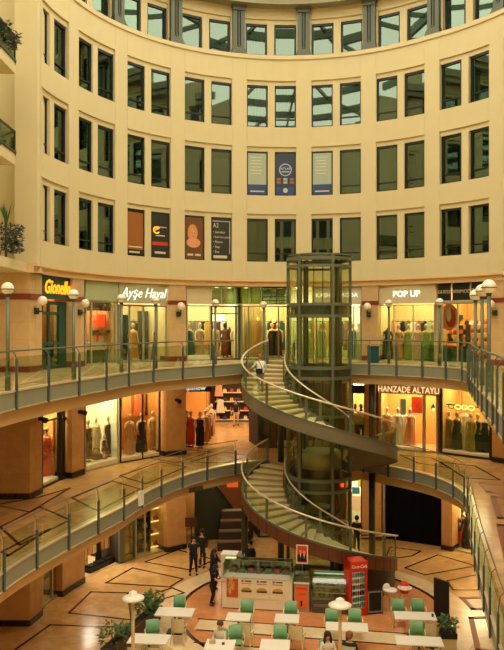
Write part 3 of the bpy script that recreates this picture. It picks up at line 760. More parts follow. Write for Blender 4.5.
for px, y, col, lab, hd in ((187.5, 38.9, (18, 16, 16), 'black dress leftmost under the black corridor sign', True), (190.8, 38.7, (214, 84, 34), 'orange red dress under the black corridor sign', True), (200, 38.3, (14, 14, 16), 'long black dress in front under the corridor sign', True)):
    Z = y; X = (px-252)/F*Z; mannequin(lab, (X, Z, L1), R(0), 'sheath', col, h=1.85)
for i in range(4):
    Z = 39.6+i*1.0; X = (205+i*2.1-252)/F*Z
    mannequin(['tan dress nearest in the corridor row', 'olive dress second in the corridor row', 'brown dress third in the corridor row', 'gold dress last in the corridor row'][i], (X, Z, L1), R(20), 'sheath', [(176, 120, 60), (120, 96, 50), (110, 64, 30), (200, 150, 80)][i], h=1.8)
rack('tall white shelf unit at the end of the corridor', (-1.35, 48.9, L1), 0, 2.3, 4, 2.6, WHITE, 5, ctx='the white shelves at the corridor end', backm=WD)
for x, col, lab in ((-2.2, (222, 170, 130), 'pale pink top hanging at the corridor end'), (-2.1, (230, 224, 204), 'white top hanging low at the corridor end')):
    garment(lab, (x, 48.6, L1+(2.6 if col[1] == 170 else 1.5)), 0, col, .9, .6)
# behind the lift and to the right
shop(CL, RL, 258, 352, L1, LC, 2.0, WD, FW, 30, WARM, 'the dim shop behind the lift')
front(CL, RL, 258, 350, L1, 8.2, 'dim shop window behind the lift on the middle floor', STEELD, (.2, .4, .6, .8), .06)
shop(CL, RL, 351, 366, L1, LC, 2.4, WG, FW, 170, SOFT, 'the white shirt shop')
fascia('shop_sign', 'black blank sign board above the white shirts', CL, RL-.1, 350, 366, 7.55, 7.95, BLACK)
fascia('shop_fascia', 'black strip over the blank sign board', CL, RL-.1, 350, 366, 8.12, 8.3, BLACK)
front(CL, RL, 351, 365.5, L1, 7.55, 'shop window with white shirts right of the lift', FRAMEL, (), .05)
for px, lab in ((355, 'white shirt mannequin left in the window beside the lift'), (361, 'white shirt mannequin right in the window beside the lift')):
    p = slot(CL, RL, px, L1+.3, .5); mannequin(lab, p, face(CL, p), 'top', (240, 228, 200), h=1.9, trousers=(70, 56, 40), sleeves=True, skin=CHARC)
HW = mat('amber_fascia', (206, 160, 96), .5)
shop(CL, RL, 378, 438, L1, LC, 2.4, mat('shop_wall_amber', (222, 164, 88), .8), FW, 170, SOFT, 'the wedding dress shop')
fascia('shop_sign', 'amber sign with two long words in lit letters above the bridal gowns', CL, RL-.15, 380, 438, 7.62, LC-.02, HW, 'HANZADE ALTAYLI', mat('lit_letters_cream', (255, 226, 170), emit=.85), .44, 0, .14, tz=-.22, sx=.82)
front(CL, RL, 380, 424, L1, 7.62, 'bright shop window with white bridal gowns', FRAMEL, (), .07, plinth=.2)
front(CL, RL, 424, 438, L1, 7.62, 'glass door right of the bridal window', FRAMEL, (), .09)
for px, dr, kd, col, lab in ((387, .5, 'gown', (206, 150, 84), 'sand gold gown leftmost in the bridal window'), (398, .6, 'gown', (242, 234, 212), 'white bridal gown in the middle of the bridal window'), (410, .6, 'gown', (232, 160, 110), 'peach gown right in the bridal window'), (404, 1.0, 'sheath', (222, 206, 170), 'ivory dress behind the white bridal gown')):
    p = slot(CL, RL, px, L1+.22, dr); mannequin(lab, p, face(CL, p), kd, col, h=1.85, skin=WHITE)
for px, z, w, h, col, lab in ((417, 6.5, .55, .85, (214, 56, 30), 'red poster high in the bridal window'), (403, 6.3, .3, .9, (90, 104, 96), 'grey poster high in the bridal window')):
    o = tag(MB().box(0, 0, h/2, w, .03, h).build('poster', mat('poster_%d' % col[0], col, .5), loc=slot(CL, RL, px, z, .9)), lab, 'poster'); o.rotation_euler.z = R(theta(px, CL, RL)-90)
o = thing('wall_lamp', 'small black wall lamp inside the glass door', 'lamp', slot(CL, RL, 433, 6.75, .5)); MB().lathe([(.05, 0), (.11, .12), (.05, .3)], 12).build('lamp_shade', BLACK, o, True); MB().ball((0, -.1, .05), .07).build('bulb', GLOW, o, True)
shop(CL, RL, 440, 492, L1, LC, 2.2, mat('shop_wall_mustard', (204, 156, 76), .8), FW, 120, SOFT, 'the gown shop')
front(CL, RL, 440.5, 491.5, L1, LC-.02, 'tall shop window with a row of green gowns', mat('dark_shop_frame', (30, 26, 20), .4), (), .1, plinth=.22)
for px, dr, kd, col, lab in ((449, .6, 'gown', (150, 120, 56), 'olive gold gown leftmost in the tall window'), (457, .5, 'gown', (70, 76, 44), 'dark olive gown in the tall window'), (464.5, .75, 'gown', (232, 222, 190), 'white gown with a long veil in the tall window'), (471, .45, 'gown', (170, 156, 70), 'yellow olive gown right of the white one'), (477.5, .6, 'gown', (24, 66, 46), 'bottle green gown in the tall window'), (485, .6, 'gown', (14, 50, 40), 'dark green gown rightmost in the tall window')):
    p = slot(CL, RL, px, L1+.24, dr); mannequin(lab, p, face(CL, p), kd, col, h=2.1 if px == 464.5 else 1.8, head=px != 485)
o = thing('ceiling_light', 'dark track light with ring lamps over the green gowns', 'lamp', slot(CL, RL, 462, 7.1, .5), R(theta(462, CL, RL)-90))
MB().tube([(-1, 0, 0), (1, 0, -.05)], .03).tube([(0, 0, 0), (0, 0, LC-7.15)], .015).build('track', BLACK, o)
for i in range(4): MB().tube([(-.55+i*.35+.16*math.cos(a*PI/6), -.03, -.1+.1*math.sin(a*PI/6)) for a in range(13)], .02, 6).build('ring', GLOW if i > 0 else BLACK, o)

# ================= ground floor
GC = L1-.92
shop(CL, RL, 38, 63, 0, GC, 2.0, WG, FW, 50, WARM, 'the corner clothes shop')
front(CL, RL, 41, 62, 0, GC-.02, 'glass shop front between the two left ground floor pillars', FRAMEL, (.5,), .1)
for px, col, lab, tr in ((45, (200, 170, 120), 'mannequin in a beige top and black leggings by the left pillar', (20, 20, 20)), (54, (226, 216, 190), 'mannequin in a white top behind the corner shop glass', (90, 60, 40))):
    p = slot(CL, RL, px, .03, .6); mannequin(lab, p, face(CL, p), 'top', col, h=1.7, trousers=tr)
shop(CL, RL, 84, 121, 0, GC, 2.4, WD, FW, 170, SOFT, 'the clothes rail shop')
struct('wall_lintel_2', MB().sector(CL, RL-.03, RL+.2, theta(84, CL, RL), theta(168, CL, RL), 3.1, GC, 6), TAN)
front(CL, RL, 119, 122, 0, 3.1, 'grey metal shutter post right of the clothes rail', STEEL, (), .1)
rz = R(theta(101, CL, RL)-90)
p0 = slot(CL, RL, 103, .03, .7); railing_rack('clothes rail with pale tops near the left ground floor pillar', p0, rz, 2.9, 1.95)
cl = [(236, 196, 140), (226, 170, 110), (240, 210, 160), (20, 18, 18), (216, 150, 90), (230, 190, 130), (26, 22, 20), (236, 206, 150), (206, 130, 70)]
for i, c in enumerate(cl):
    dx = -1.2+i*.3
    garment(['cream', 'sand', 'ivory', 'black', 'tan', 'pale yellow', 'charcoal', 'light cream', 'caramel'][i]+' top on the ground floor clothes rail, '+['first', 'second', 'third', 'fourth', 'fifth', 'sixth', 'seventh', 'eighth', 'last'][i]+' from left', (p0[0]+dx*math.cos(rz), p0[1]+dx*math.sin(rz), 1.93), rz+.5, c, 1.25 if i % 3 else 1.65, .5)
for i, (px, dr) in enumerate(((91, .35), (99, .4), (107, .45), (113, .5))):
    p = slot(CL, RL, px, .03, dr)
    o = thing('folded_stack', ['first', 'second', 'third', 'last'][i]+' low dark pile of folded clothes under the rail', 'clothes', p, rz)
    MB().box(0, 0, .1, .6, .45, .2).build('table', BLACK, o); MB().box(0, 0, .24, .45, .35, .08).build('pile', mat('black_cloth', (24, 22, 22), .8), o)
shop(CL, RL, 122, 167, 0, GC, 2.2, WG, FW, 90, WARM, 'the bag shop')
front(CL, RL, 122, 135, 0, 3.1, 'dim glass panel left of the lit bag shelves', STEEL, (.12,), .06, glass('dim_shop_glass', (190, 190, 150), .1))
front(CL, RL, 135, 166.5, 0, 3.1, 'shop window with lit bag shelves', FRAMEL, (.3,), .06)
p = slot(CL, RL, 139.5, .03, .6); rack('dark shelf of black bags left of the lit shelves', p, R(theta(139.5, CL, RL)-90), .95, 5, 2.7, CHARC, 3, ctx='the dark shelf in the bag shop', backm=WD)
p = slot(CL, RL, 158, .03, .6); rack('lit white shelf of brown and orange bags', p, R(theta(158, CL, RL)-90), 1.15, 4, 2.7, mat('lit_shelf_board', (255, 220, 150), emit=1.1), 4, ctx='the lit shelf in the bag shop', backm=WG)
# stair well wall and escalator beyond the ground floor pillars
struct('wall_hall_beige', MB().prism([(-4.0, 39.3), (-1.9, 41.0), (-1.9, 41.2), (-4.1, 39.6)], 0, GC), mat('beige_wall', (206, 168, 110), .7))
o = thing('escalator', 'dark green sided escalator beyond the two standing men', 'escalator', (-1.9, 38.6, 0), R(6))
SIDE = [(-1.1, 0), (-1.1, 3.3), (-.6, 3.3), (1.1, 1.0), (1.9, 1.0), (1.9, 0)]
def side(y):
    m = MB(); n = len(SIDE)
    m.add([(x, y-.06, z) for x, z in SIDE]+[(x, y+.06, z) for x, z in SIDE], [tuple(range(n)), tuple(range(2*n-1, n-1, -1))]+[((i+1) % n, i, n+i, n+(i+1) % n) for i in range(n)])
    return m
for y in (-.6, .6): side(y).build('balustrade', mat('escalator_green', (40, 52, 38), .35), o); MB().tube([(-1.1, y, 3.35), (-.6, y, 3.35), (1.1, y, 1.05), (1.9, y, 1.05)], .06).build('handrail', BLACK, o)
for i in range(8): MB().box(1.0-i*.22, 0, .1+i*.2, .26, 1.0, .12).build('step', STEELD, o)
struct('wall_hall_rear', MB().box(-1.0, 43.5, 1.9, 8, .2, 3.7), mat('hall_rear', (120, 70, 34), .7))
area_light((-1.2, 40.8, GC-.1), 70, WARM, 2)  # added fill light without a fixture, brightens the escalator hall
o = tag(MB().box(0, 0, .35, .6, .1, .7).build('hanging_banner', mat('orange_print', (226, 96, 26), emit=.6), loc=(-1.05, 39.6, 2.35)), 'bright orange banner hanging above the escalator', 'banner')
o = tag(MB().box(0, 0, .3, .8, .1, .5).build('lit_board', mat('amber_print', (232, 160, 60), emit=.4), loc=(-2.9, 39.2, 3.0)), 'amber lit panel at the top of the escalator', 'panel')
for i in range(4):
    o = thing('display_table', ['lowest', 'second', 'third', 'topmost'][i]+' dark step of the display beside the stair foot', 'display', (-.95+i*.05, 36.25+i*.44, 0), R(5))
    MB().box(0, 0, .2+.2*i, 1.5, .42, .4+.4*i).build('plinth', WD, o); MB().box(0, 0, .42+.4*i, 1.5, .44, .04).build('top', mat('pale_top', (120, 100, 70), .5), o)
o = thing('map_stand', 'small dark notice stand left of the standing men', 'stand', (-3.0, 36.3, 0)); MB().tube([(0, 0, 0), (0, 0, 1.2)], .03).lathe([(.2, 0), (.2, .03)], 14).build('post', BLACK, o); MB().box(0, -.04, 1.35, .6, .04, .45).build('panel', mat('notice_brown', (74, 40, 24), .5), o)
# right side of the ground floor
shop(CL, RL, 258, 349, 0, GC, 2.0, WD, FW, 15, WARM, 'the dim unit behind the lift')
front(CL, RL, 258, 349, 0, 3.4, 'dim shop front behind the lift on the ground floor', STEELD, (.25, .5, .75), .06)
shop(CL, RL, 349, 363, 0, GC, 2.4, WW, FW, 110, PALE, 'the colourful shop')
front(CL, RL, 349.5, 362, 0, GC-.02, 'narrow bright window beside the lift foot', STEELD, (), .06)
for px, z, w, h, col, lab in ((356, 2.75, .55, .7, (150, 170, 120), 'pale green screen in the narrow bright window'), (360, 2.5, .25, .6, (180, 170, 40), 'yellow print in the narrow bright window'), (355, 2.1, .5, .35, (50, 96, 130), 'blue print in the narrow bright window'), (358, 1.2, .7, .8, (246, 196, 160), 'pink lit panel in the narrow bright window')):
    o = tag(MB().box(0, 0, h/2, w, .04, h).build('display_print', mat('print_%d' % col[0], col, emit=.5), loc=slot(CL, RL, px, z, .6+.1*(px % 3))), lab, 'print'); o.rotation_euler.z = R(theta(px, CL, RL)-90)
a, b = theta(383, CL, RL), theta(441, CL, RL)
struct('wall_closed_unit', MB().sector(CL, RL+.1, RL+.2, a, b, 0, 3.55, 6), mat('closed_black', (5, 5, 4), .8, spec=.1))
struct('wall_lintel_3', MB().sector(CL, RL-.05, RL+.3, a, b, 3.55, GC, 6), TAN)
struct('trim_10', MB().sector(CL, RL-.06, RL+.15, theta(383, CL, RL), theta(385, CL, RL), 0, 3.55, 1), FRAMEL)
shop(CL, RL, 451, 492, 0, GC, 2.6, mat('shop_wall_peach', (240, 200, 150), .8), FW, 150, SOFT, 'the red trouser shop')
front(CL, RL, 452, 491, 0, GC-.02, 'bright shop window with red trousers on the ground floor right', FRAMEL, (), .08)
for px, dr, kd, col, tr, lab in ((456.5, .5, 'top', (46, 56, 40), (206, 50, 24), 'mannequin in red trousers and a dark green top'), (467, .6, 'gown', (26, 22, 26), None, 'black spotted skirt mannequin right of the red trousers'), (462, 1.0, 'gown', (206, 56, 30), None, 'red dress behind the red trousers')):
    p = slot(CL, RL, px, .05, dr); mannequin(lab, p, face(CL, p), kd, col, h=1.75, trousers=tr, skin=CHARC)

# added fill lights without fixtures under the two galleries, brightening the lower floors
for i, d in enumerate(range(14, 184, 17)):
    for z, e in ((LC-.02, 18), (GC-.02, 22)):
        p = on(CL, 9.5, d, z)
        if 60 < d < 125 and z > 5: continue
        area_light(p, e, (1, .74, .42), 1.0)
for y in (15, 20):
    for x in (-9.5, 9.5):
        for z in (LC-.02, GC-.02): area_light((x, y, z), 30, (1, .74, .42), 1.2)

for i, (px, py, Y) in enumerate(((199, 497, 39.6), (205, 503, 40), (211, 496, 40.5), (217, 503, 39.4))):
    X = (px-252)/F*Y; z = EYE-(py-325)*Y/F
    o = MB().ball((0, 0, 0), .1).build('bulb_lamp', GLOW, None, True, (X, Y, z)); tag(o, 'warm glowing bulb hanging near the top of the escalator', 'lamp', 'bulbs over the escalator')

# rails of dresses at the back of the upper shops
def back_rail(lab, ctx, pxs, dr, cols, z=1.9):
    a = slot(C2, R2, pxs[0], L2+.03, dr); b = slot(C2, R2, pxs[1], L2+.03, dr)
    rz = math.atan2(b[1]-a[1], b[0]-a[0]); w = math.dist(a, b)
    railing_rack(lab, ((a[0]+b[0])/2, (a[1]+b[1])/2, L2+.03), rz, w+.2, z)
    for i, (nm, c) in enumerate(cols):
        t = (i+.5)/len(cols); garment(f'{nm} garment, {ordn[i]} from left on the back rail of {ctx}', (a[0]+(b[0]-a[0])*t, a[1]+(b[1]-a[1])*t, L2+z+.01), rz+.25, c, 1.3 if i % 2 else 1.5, .48)
NC = dict(white=(232, 226, 208), black=(24, 22, 22), rust=(150, 70, 36), teal=(30, 90, 90), mauve=(150, 110, 120), olive=(110, 110, 60), blush=(226, 180, 156), navy=(36, 44, 70), gold=(196, 152, 70), wine=(100, 30, 34), mint=(160, 190, 150), grey=(120, 120, 112))
def cl_(*n): return [(k, NC[k]) for k in n]
back_rail('rail of dresses behind the teal and pink gowns', 'the window beside the stone pillar', (189, 209), 2.4, cl_('grey', 'olive', 'mauve', 'black', 'gold'))
back_rail('rail of dresses behind the rust brown dress', 'the glass entrance', (213, 238), 2.6, cl_('black', 'wine', 'white', 'navy', 'gold', 'black'))
back_rail('rail of dresses behind the gold strings', 'the gold string window', (246, 284), 1.8, cl_('olive', 'gold', 'rust', 'mint', 'black', 'wine', 'teal'))
back_rail('rail of dresses in the shop behind the lift', 'the shop behind the lift', (295, 350), 2.2, cl_('mint', 'white', 'olive', 'blush', 'grey', 'gold', 'white', 'teal', 'mauve'))
back_rail('long rail of dresses at the back of the green gown shop', 'the green gown shop', (390, 433), 1.9, cl_('gold', 'blush', 'black', 'olive', 'white', 'mauve', 'black', 'mint'))
back_rail('rail of dresses behind the mustard dress', 'the script sign shop', (130, 163), 2.2, cl_('grey', 'wine', 'teal', 'gold', 'black'))
# ================================================================== railings, lamps, columns
def gallery_rail(lab, line, z, step, low=False):
    ph = -.22 if low else 0
    o = thing('railing', lab, 'railing', (line[0][0], line[0][1], z)); ox, oy = line[0]
    L = [(x-ox, y-oy) for x, y in line]
    pts = resample(L, step)
    for i in range(len(pts)):
        p = pts[i]; q = pts[min(i+1, len(pts)-1)]; r = pts[max(i-1, 0)]
        a = math.atan2(q[1]-r[1], q[0]-r[0])
        nx, ny = math.sin(a), -math.cos(a)
        m = MB().box(p[0]+nx*.06, p[1]+ny*.06, .17+ph/2, .1, .045, 1.34+ph, a)
        m.tube([(p[0]+nx*.06, p[1]+ny*.06, .82+ph), (p[0]+nx*.02, p[1]+ny*.02, .95), (p[0]-nx*.06, p[1]-ny*.06, 1.04)], .009 if low else .016, 6)
        m.build('post', POSTM, o)
        if i+1 < len(pts):
            mx, my = (p[0]+q[0])/2, (p[1]+q[1])/2; a2 = math.atan2(q[1]-p[1], q[0]-p[0]); l = math.dist(p, q)
            MB().box(mx, my, .47, l-.12, .014, .84, a2).build('glass_panel', GLASSR, o)
    MB().tube([(x, y, 1.05) for x, y in offset(L, -.06)], .016 if low else .026, 8).build('handrail', STEEL, o, True)
    return o
sl = lambda l, y0, y1: [p for p in l if y0 <= p[1] <= y1]
UL = sl(U_left, 11, 33.2); UR = U_right[2:]; ML = sl(M_left, 11, 34.2); MR = M_right[2:]
gallery_rail('glass railing along the left edge of the upper gallery', UL, L2, 1.9)
gallery_rail('glass railing along the right edge of the upper gallery', UR, L2, 1.3)
gallery_rail('glass railing along the left edge of the middle floor', ML, L1, 1.8, True)
gallery_rail('glass railing along the right edge of the middle floor', MR, L1, 1.5, True)

def globe_head(o, z, r=.165):
    MB().ball((0, 0, z), r, 20, 14).build('globe', GLOBE, o, True)
    MB().tube([(r*1.03*math.cos(a*PI/10), r*1.03*math.sin(a*PI/10), z-.02) for a in range(21)], .012, 5).lathe([(.05, z-r-.06), (.09, z-r+.03), (.04, z-r+.04)], 12).build('globe_ring', STEELD, o, True)
def nearest(line, px):
    best = min(range(len(line)-1), key=lambda i: abs(252+F*line[i][0]/line[i][1]-px)); return line[best]
def post_lamp(lab, p, dz=2.7, r=.165):
    o = thing('globe_lamp', lab, 'lamp', (p[0], p[1], L2), group=None)
    MB().tube([(0, 0, -.3), (0, 0, dz-r)], .05, 10).lathe([(.075, 0), (.075, .5), (.05, .52)], 12).build('post', STEEL, o, True)
    globe_head(o, dz, r); return o
Lo = offset(U_left, -.12); Ro = offset(U_right[:-14], -.12)
for px, lab in ((9, 'globe lamp post at the far left edge of the upper gallery'), (73.5, 'globe lamp post in front of the green fronted shop'), (120, 'globe lamp post before the left end of the script sign'), (155.5, 'globe lamp post before the right end of the script sign'), (216, 'globe lamp post before the glass entrance'), (267, 'globe lamp post before the gold string window')):
    p = nearest([q for q in Lo if q[1] > 17], px); post_lamp(lab, p)
for px, lab in ((391, 'globe lamp post before the dark green gown window'), (437, 'globe lamp post left of the black sign panels')):
    p = nearest([q for q in Ro if q[1] > 29.5], px); post_lamp(lab, p)
for y, lab in ((24.3, 'globe lamp post at the right, farthest of the row of four'), (21.4, 'globe lamp post at the right, second farthest of the row'), (18.6, 'globe lamp post at the right, second nearest of the row'), (13.9, 'globe lamp post cut by the right picture edge')):
    i = min(range(len(U_right)), key=lambda i: abs(U_right[i][1]-y)); p = offset(U_right, -.12)[i]
    post_lamp(lab, p, {24.3: 2.72, 21.4: 2.72, 18.6: 2.72, 13.9: 2.68}[y], .185)
def sconce(lab, p, a, reach=.3):
    o = thing('wall_lamp', lab, 'wall lamp', (*p, 11.6), a)
    MB().box(0, -.05, 0, .2, .1, .24).tube([(0, -.08, 0), (0, -reach, -.02), (0, -reach, .2)], .03, 8).build('bracket', STEELD, o)
    s = MB().ball((0, -reach, .38), .18, 18, 12).build('globe', GLOBE, o, True)
for px, C, r, lab in ((79, C2, R2-.33, 'globe wall lamp on the pillar right of the green shop'), (178, C2, R2-.33, 'globe wall lamp on the pillar beside the teal gown'), (369, C2, R2-.33, 'globe wall lamp on the pillar above the blue bin'), (490, C2, R2-.33, 'globe wall lamp on the pillar behind the right lamp posts')):
    d = theta(px, C, r); sconce(lab, on(C, r, d)[:2], R(d-90))
sconce('globe wall lamp on the left corner pier', (-8.1, 27.5), R(50), .45)
for px, lab in ((79, 'small dark camera lamp on the stone pillar right of the wooden door'), (176, 'small dark camera lamp on the pillar left of the corridor')):
    d = theta(px, CL, RL-.3); o = thing('camera_lamp', lab, 'wall lamp', (*on(CL, RL-.3, d)[:2], 7.4), R(d-90))
    MB().box(0, -.06, 0, .14, .12, .14).tube([(0, -.1, 0), (0, -.35, -.06)], [.08, .11], 10).build('lamp_body', BLACK, o)
o = thing('camera_lamp', 'small dark camera lamp over the red dress window', 'wall lamp', (-8.02, 27.75, 7.55), R(60))
MB().box(0, -.06, 0, .14, .12, .14).tube([(0, -.1, 0), (0, -.35, -.06)], [.08, .11], 10).build('lamp_body', BLACK, o)
# steel columns under the galleries
for n, (x, y, z0, z1) in enumerate(((5.55, 34.0, L1, L2-.47), (5.55, 34.0, 0, L1-.47), (-.35, 34.7, 0, L1-.47), (1.35, 34.35, L1, L2-.47), (1.35, 34.35, 0, L1-.47))):
    tag(MB().tube([(0, 0, 0), (0, 0, z1-z0)], .15, 16).build(f'column_{n+1}', STEELD, None, True, (x, y, z0)), kind='structure')

# ================================================================== lift
o = thing('lift_shaft', 'round glass lift shaft with dark green steel posts', 'lift shaft', (*EC, 0))
RLF, HT = 1.36, 14.06
angs = [-90-41+60*i for i in range(6)]
for a in angs:
    MB().box(RLF*math.cos(R(a)), RLF*math.sin(R(a)), HT/2, .13, .13, HT, R(a)).build('post', STEEL, o)
for z, h in ((13.92, .14), (13.6, .1), (11.96, .12), (11.47, .12), (9.26, .14), (8.82, .12), (7.2, .1), (4.5, .14), (4.02, .12), (2.3, .1), (.06, .12)):
    MB().sector((0, 0), RLF-.08, RLF+.06, 0, 360, z-h/2, z+h/2, 48).build('ring_beam', STEEL, o)
m = MB()
for z0, z1 in ((11.53, 11.9), (8.88, 9.2), (4.08, 4.43)): m.sector((0, 0), RLF-.03, RLF-.01, 0, 360, z0, z1, 48)
m.build('spandrel_band', STEELD, o)
for i, a in enumerate(angs):
    m = MB().sector((0, 0), RLF-.005, RLF+.005, a+3, a+57, .12, HT-.2, 10); m.build('glass_panel', GLASSE, o)
MB().lathe([(RLF, 0), (RLF, .06), (.3, .12)], 40, cz=HT).build('roof_cap', STEEL, o)
m = MB()
for s in (-1, 1): m.box(s*.62, .25, HT/2, .08, .12, HT-.3).box(s*.95, -.2, HT/2, .06, .06, HT-.3)
m.box(.95, .45, HT/2, .1, .14, HT-.3).build('guide_rail', STEELD, o)
m = MB().tube([(-.2, .3, 5.8), (-.2, .3, 13.8)], .02, 6).tube([(.2, .3, 5.8), (.2, .3, 13.8)], .02, 6); m.build('cable', BLACK, o)
m = MB()
for z in (L1, L2):
    for s in (-1, 1): m.box(s*.3, 1.22, z+1.1, .58, .05, 2.2)
m.build('landing_door', GLASSE, o)
m = MB()
for z in (L1, L2):
    for x in (-.6, 0, .6): m.box(x, 1.2, z+1.1, .06, .07, 2.2)
    m.box(0, 1.2, z+2.2, 1.26, .07, .08)
m.build('door_frame', mat('lift_door', (150, 146, 112), .35, .2), o)
MB().box(.9, -1.1, 4.3, .09, .06, .12).build('red_indicator', mat('red_led', (255, 40, 20), emit=5), o)
o = thing('lift_car', 'round lift car with pale drum top stopped inside the shaft', 'lift car', (*EC, 2.9))
MB().lathe([(.9, 0), (.98, .1), (.98, .14)], 32).build('car_base', STEELD, o, True)
MB().sector((0, 0), .93, .95, 0, 360, .14, 2.0, 40).build('car_glass', GLASSE, o)
MB().lathe([(.97, 2.0), (.97, 2.62), (.9, 2.7)], 36).build('drum_top', mat('drum_grey', (168, 172, 140), .4, .2), o, True)
m = MB()
for i in range(4): m.box(.94*math.cos(R(45+90*i)), .94*math.sin(R(45+90*i)), 1.07, .05, .05, 1.9, R(45+90*i))
m.build('car_post', STEELD, o)

# ================================================================== curved stairs
def staircase(lab, ztop, wood):
    drop = 4.67; n = 28; zb = ztop-drop
    o = thing('curved_staircase', lab, 'staircase', (*EC, zb))
    zf = lambda d: drop*(1-(d-STAIR0)/SWEEP)
    st = SWEEP/n; rise = drop/n
    for i in range(n-0):
        z = drop-rise*(i+1)
        MB().sector((0, 0), RI+.03, RO-.06, STAIR0+i*st, STAIR0+(i+1)*st+.9, max(z-.0, .02)-.0, z+rise*.999 if False else max(z, .02)+.06, 3).build('tread', TREAD, o)
    m = MB()
    for i in range(n):
        z = drop-rise*(i+1); a = STAIR0+(i)*st
        m.sector((0, 0), RI+.03, RO-.06, a, a+.5, z+.02, z+rise+.03, 1)
    m.build('risers', mat('riser_stone', (166, 146, 100), .6), o)
    MB().helix((0, 0), RI+.02, RO-.03, STAIR0, STAIR0+SWEEP-(14 if wood else 8), zf, -.42, -.34, 60).build('underside', mat('stair_soffit', (92, 84, 62), .6), o, False)
    top = mat('stair_stringer', (122, 112, 86), .5, .1)
    e = STAIR0+SWEEP
    if wood:
        MB().helix((0, 0), RO-.05, RO, STAIR0, e-22, zf, -.48, .06, 90).build('outer_stringer', WOOD, o)
        m = MB()
        for d in range(STAIR0+6, e-24, 9): m.helix((0, 0), RO, RO+.006, d, d+.4, zf, -.46, .04, 1)
        m.build('panel_joints', mat('joint_dark', (50, 24, 12), .6), o)
        MB().helix((0, 0), RO-.055, RO+.02, STAIR0, e-4, zf, .06, .12, 90).build('outer_cap', STEEL, o)
    else:
        MB().helix((0, 0), RO-.05, RO, STAIR0, e-8, zf, -.42, .06, 90).build('outer_stringer', top, o)
        MB().helix((0, 0), RO-.055, RO+.025, STAIR0, e-4, zf, .06, .12, 90).build('outer_cap', STEEL, o)
        MB().helix((0, 0), RO-.055, RO+.02, STAIR0, e-8, zf, -.46, -.42, 90).build('lower_lip', STEEL, o)
    MB().helix((0, 0), RI-.02, RI+.03, STAIR0, e-8, zf, -.42, .14, 70).build('inner_stringer', STEEL, o)
    for r, nm in ((RO+.01, 'outer_handrail'), (RI+.0, 'inner_handrail')):
        pts = [(r*math.cos(R(d)), r*math.sin(R(d)), zf(d)+1.02) for d in [STAIR0+SWEEP*i/80 for i in range(81)]]
        MB().tube(pts, .036, 8).build(nm, RAIL, o, True)
    for r, ds in ((RO-.08, range(STAIR0+2, e, 31)), (RI+.05, range(STAIR0+2, e, 45))):
        for d in ds:
            MB().box(r*math.cos(R(d)), r*math.sin(R(d)), zf(d)+.46, .05, .11, 1.0, R(d)).build('rail_post', STEEL, o)
        ds = list(ds)
        for a, b in zip(ds, ds[1:]):
            MB().helix((0, 0), r-.006, r+.006, a+1.5, b-1.5, zf, .15, .86, 8).build('glass_panel', GLASSR, o)
    return o
staircase('upper curved stair from the middle floor up to the gallery around the lift', L2, False)
s2 = staircase('lower curved stair with brown panelled side down to the ground floor', L1, True)
zf = lambda d: 4.67*(1-(d-STAIR0)/SWEEP)
vs, fs = [], []; n = 24
for i in range(n+1):
    d = 284+i*(80/n); c, q = math.cos(R(d)), math.sin(R(d))
    vs += [((RO-.1)*c, (RO-.1)*q, 0), ((RO-.1)*c, (RO-.1)*q, zf(d)-.46), ((RO-.2)*c, (RO-.2)*q, zf(d)-.46), ((RO-.2)*c, (RO-.2)*q, 0)]
for i in range(n):
    for k in range(4): fs.append((4*i+k, 4*i+(k+1) % 4, 4*i+4+(k+1) % 4, 4*i+4+k))
MB().add(vs, fs).build('enclosure', mat('enclosure_dark', (30, 24, 18), .5), s2)

# ================================================================== floor inlays
def g0(px, py): return fl(px, py, 0)[:2]
def inlay(polys, w, m, z, parent, name='inlay'):
    mb = MB()
    for P in polys:
        n = len(P)
        for i in range(n):
            a, b = P[i], P[(i+1) % n]; dx, dy = b[0]-a[0], b[1]-a[1]; l = math.hypot(dx, dy); 
            if l < 1e-4: continue
            mb.box((a[0]+b[0])/2, (a[1]+b[1])/2, z, l+w*.9, w, .006, math.atan2(dy, dx))
    return mb.build(name, m, parent)
fl0 = bpy.data.objects['floor']
D = [[g0(132.6, 568), g0(183, 579), g0(170, 587), g0(106, 583)], [g0(91, 592), g0(128, 593), g0(131.5, 620), g0(69, 613)], [g0(50, 625), g0(140, 628), g0(115, 652), g0(12, 652)],
     [g0(145, 562), g0(178, 550), g0(215, 560), g0(190, 570)], [g0(405, 568), g0(438, 555), g0(476, 566), g0(425, 575)], [g0(390, 547), g0(421, 551), g0(412, 556), g0(385, 560)],
     [g0(447, 581), g0(480, 574), g0(500, 590), g0(453, 590)], [g0(-10, 600), g0(50, 598), g0(40, 612), g0(-25, 620)], [g0(184, 593), g0(160, 600), g0(150, 595), g0(172, 588)]]
inlay(D, .1, INLAY, .008, fl0)
inlay([[g0(462, 598), g0(500, 597), g0(508, 609), g0(473, 609)], [g0(471, 618), g0(512, 617), g0(522, 652), g0(478, 650)]], .2, BROWNINLAY, .008, fl0, 'brown_inlay')
PC, PR = (2.35, 28.6), 5.15
MB().lathe([(PR, .002), (PR, .006)], 72, PC[0], PC[1]).build('seating_circle', ORANGEM, fl0)
MB().sector(PC, PR-.08, PR+.08, 0, 360, .003, .012, 72).build('circle_border', INLAY, fl0)
MB().sector(PC, PR+.08, PR+1.0, 0, 360, .002, .007, 72).build('outer_band', CREAMM, fl0)
ra = R(-10)
def band(y, w, m, z, nm):
    MB().box(2.2, y, z, 8.6, w, .006, ra).build(nm, m, fl0)
band(26.45, .95, CREAMM, .009, 'cream_band'); band(26.95, .09, INLAY, .011, 'band_line'); band(25.95, .09, INLAY, .011, 'band_line')
band(24.4, .95, CREAMM, .009, 'cream_band'); band(24.9, .09, INLAY, .011, 'band_line')
flm = bpy.data.objects['floor_middle']
def g1(px, py): return fl(px, py, L1)[:2]
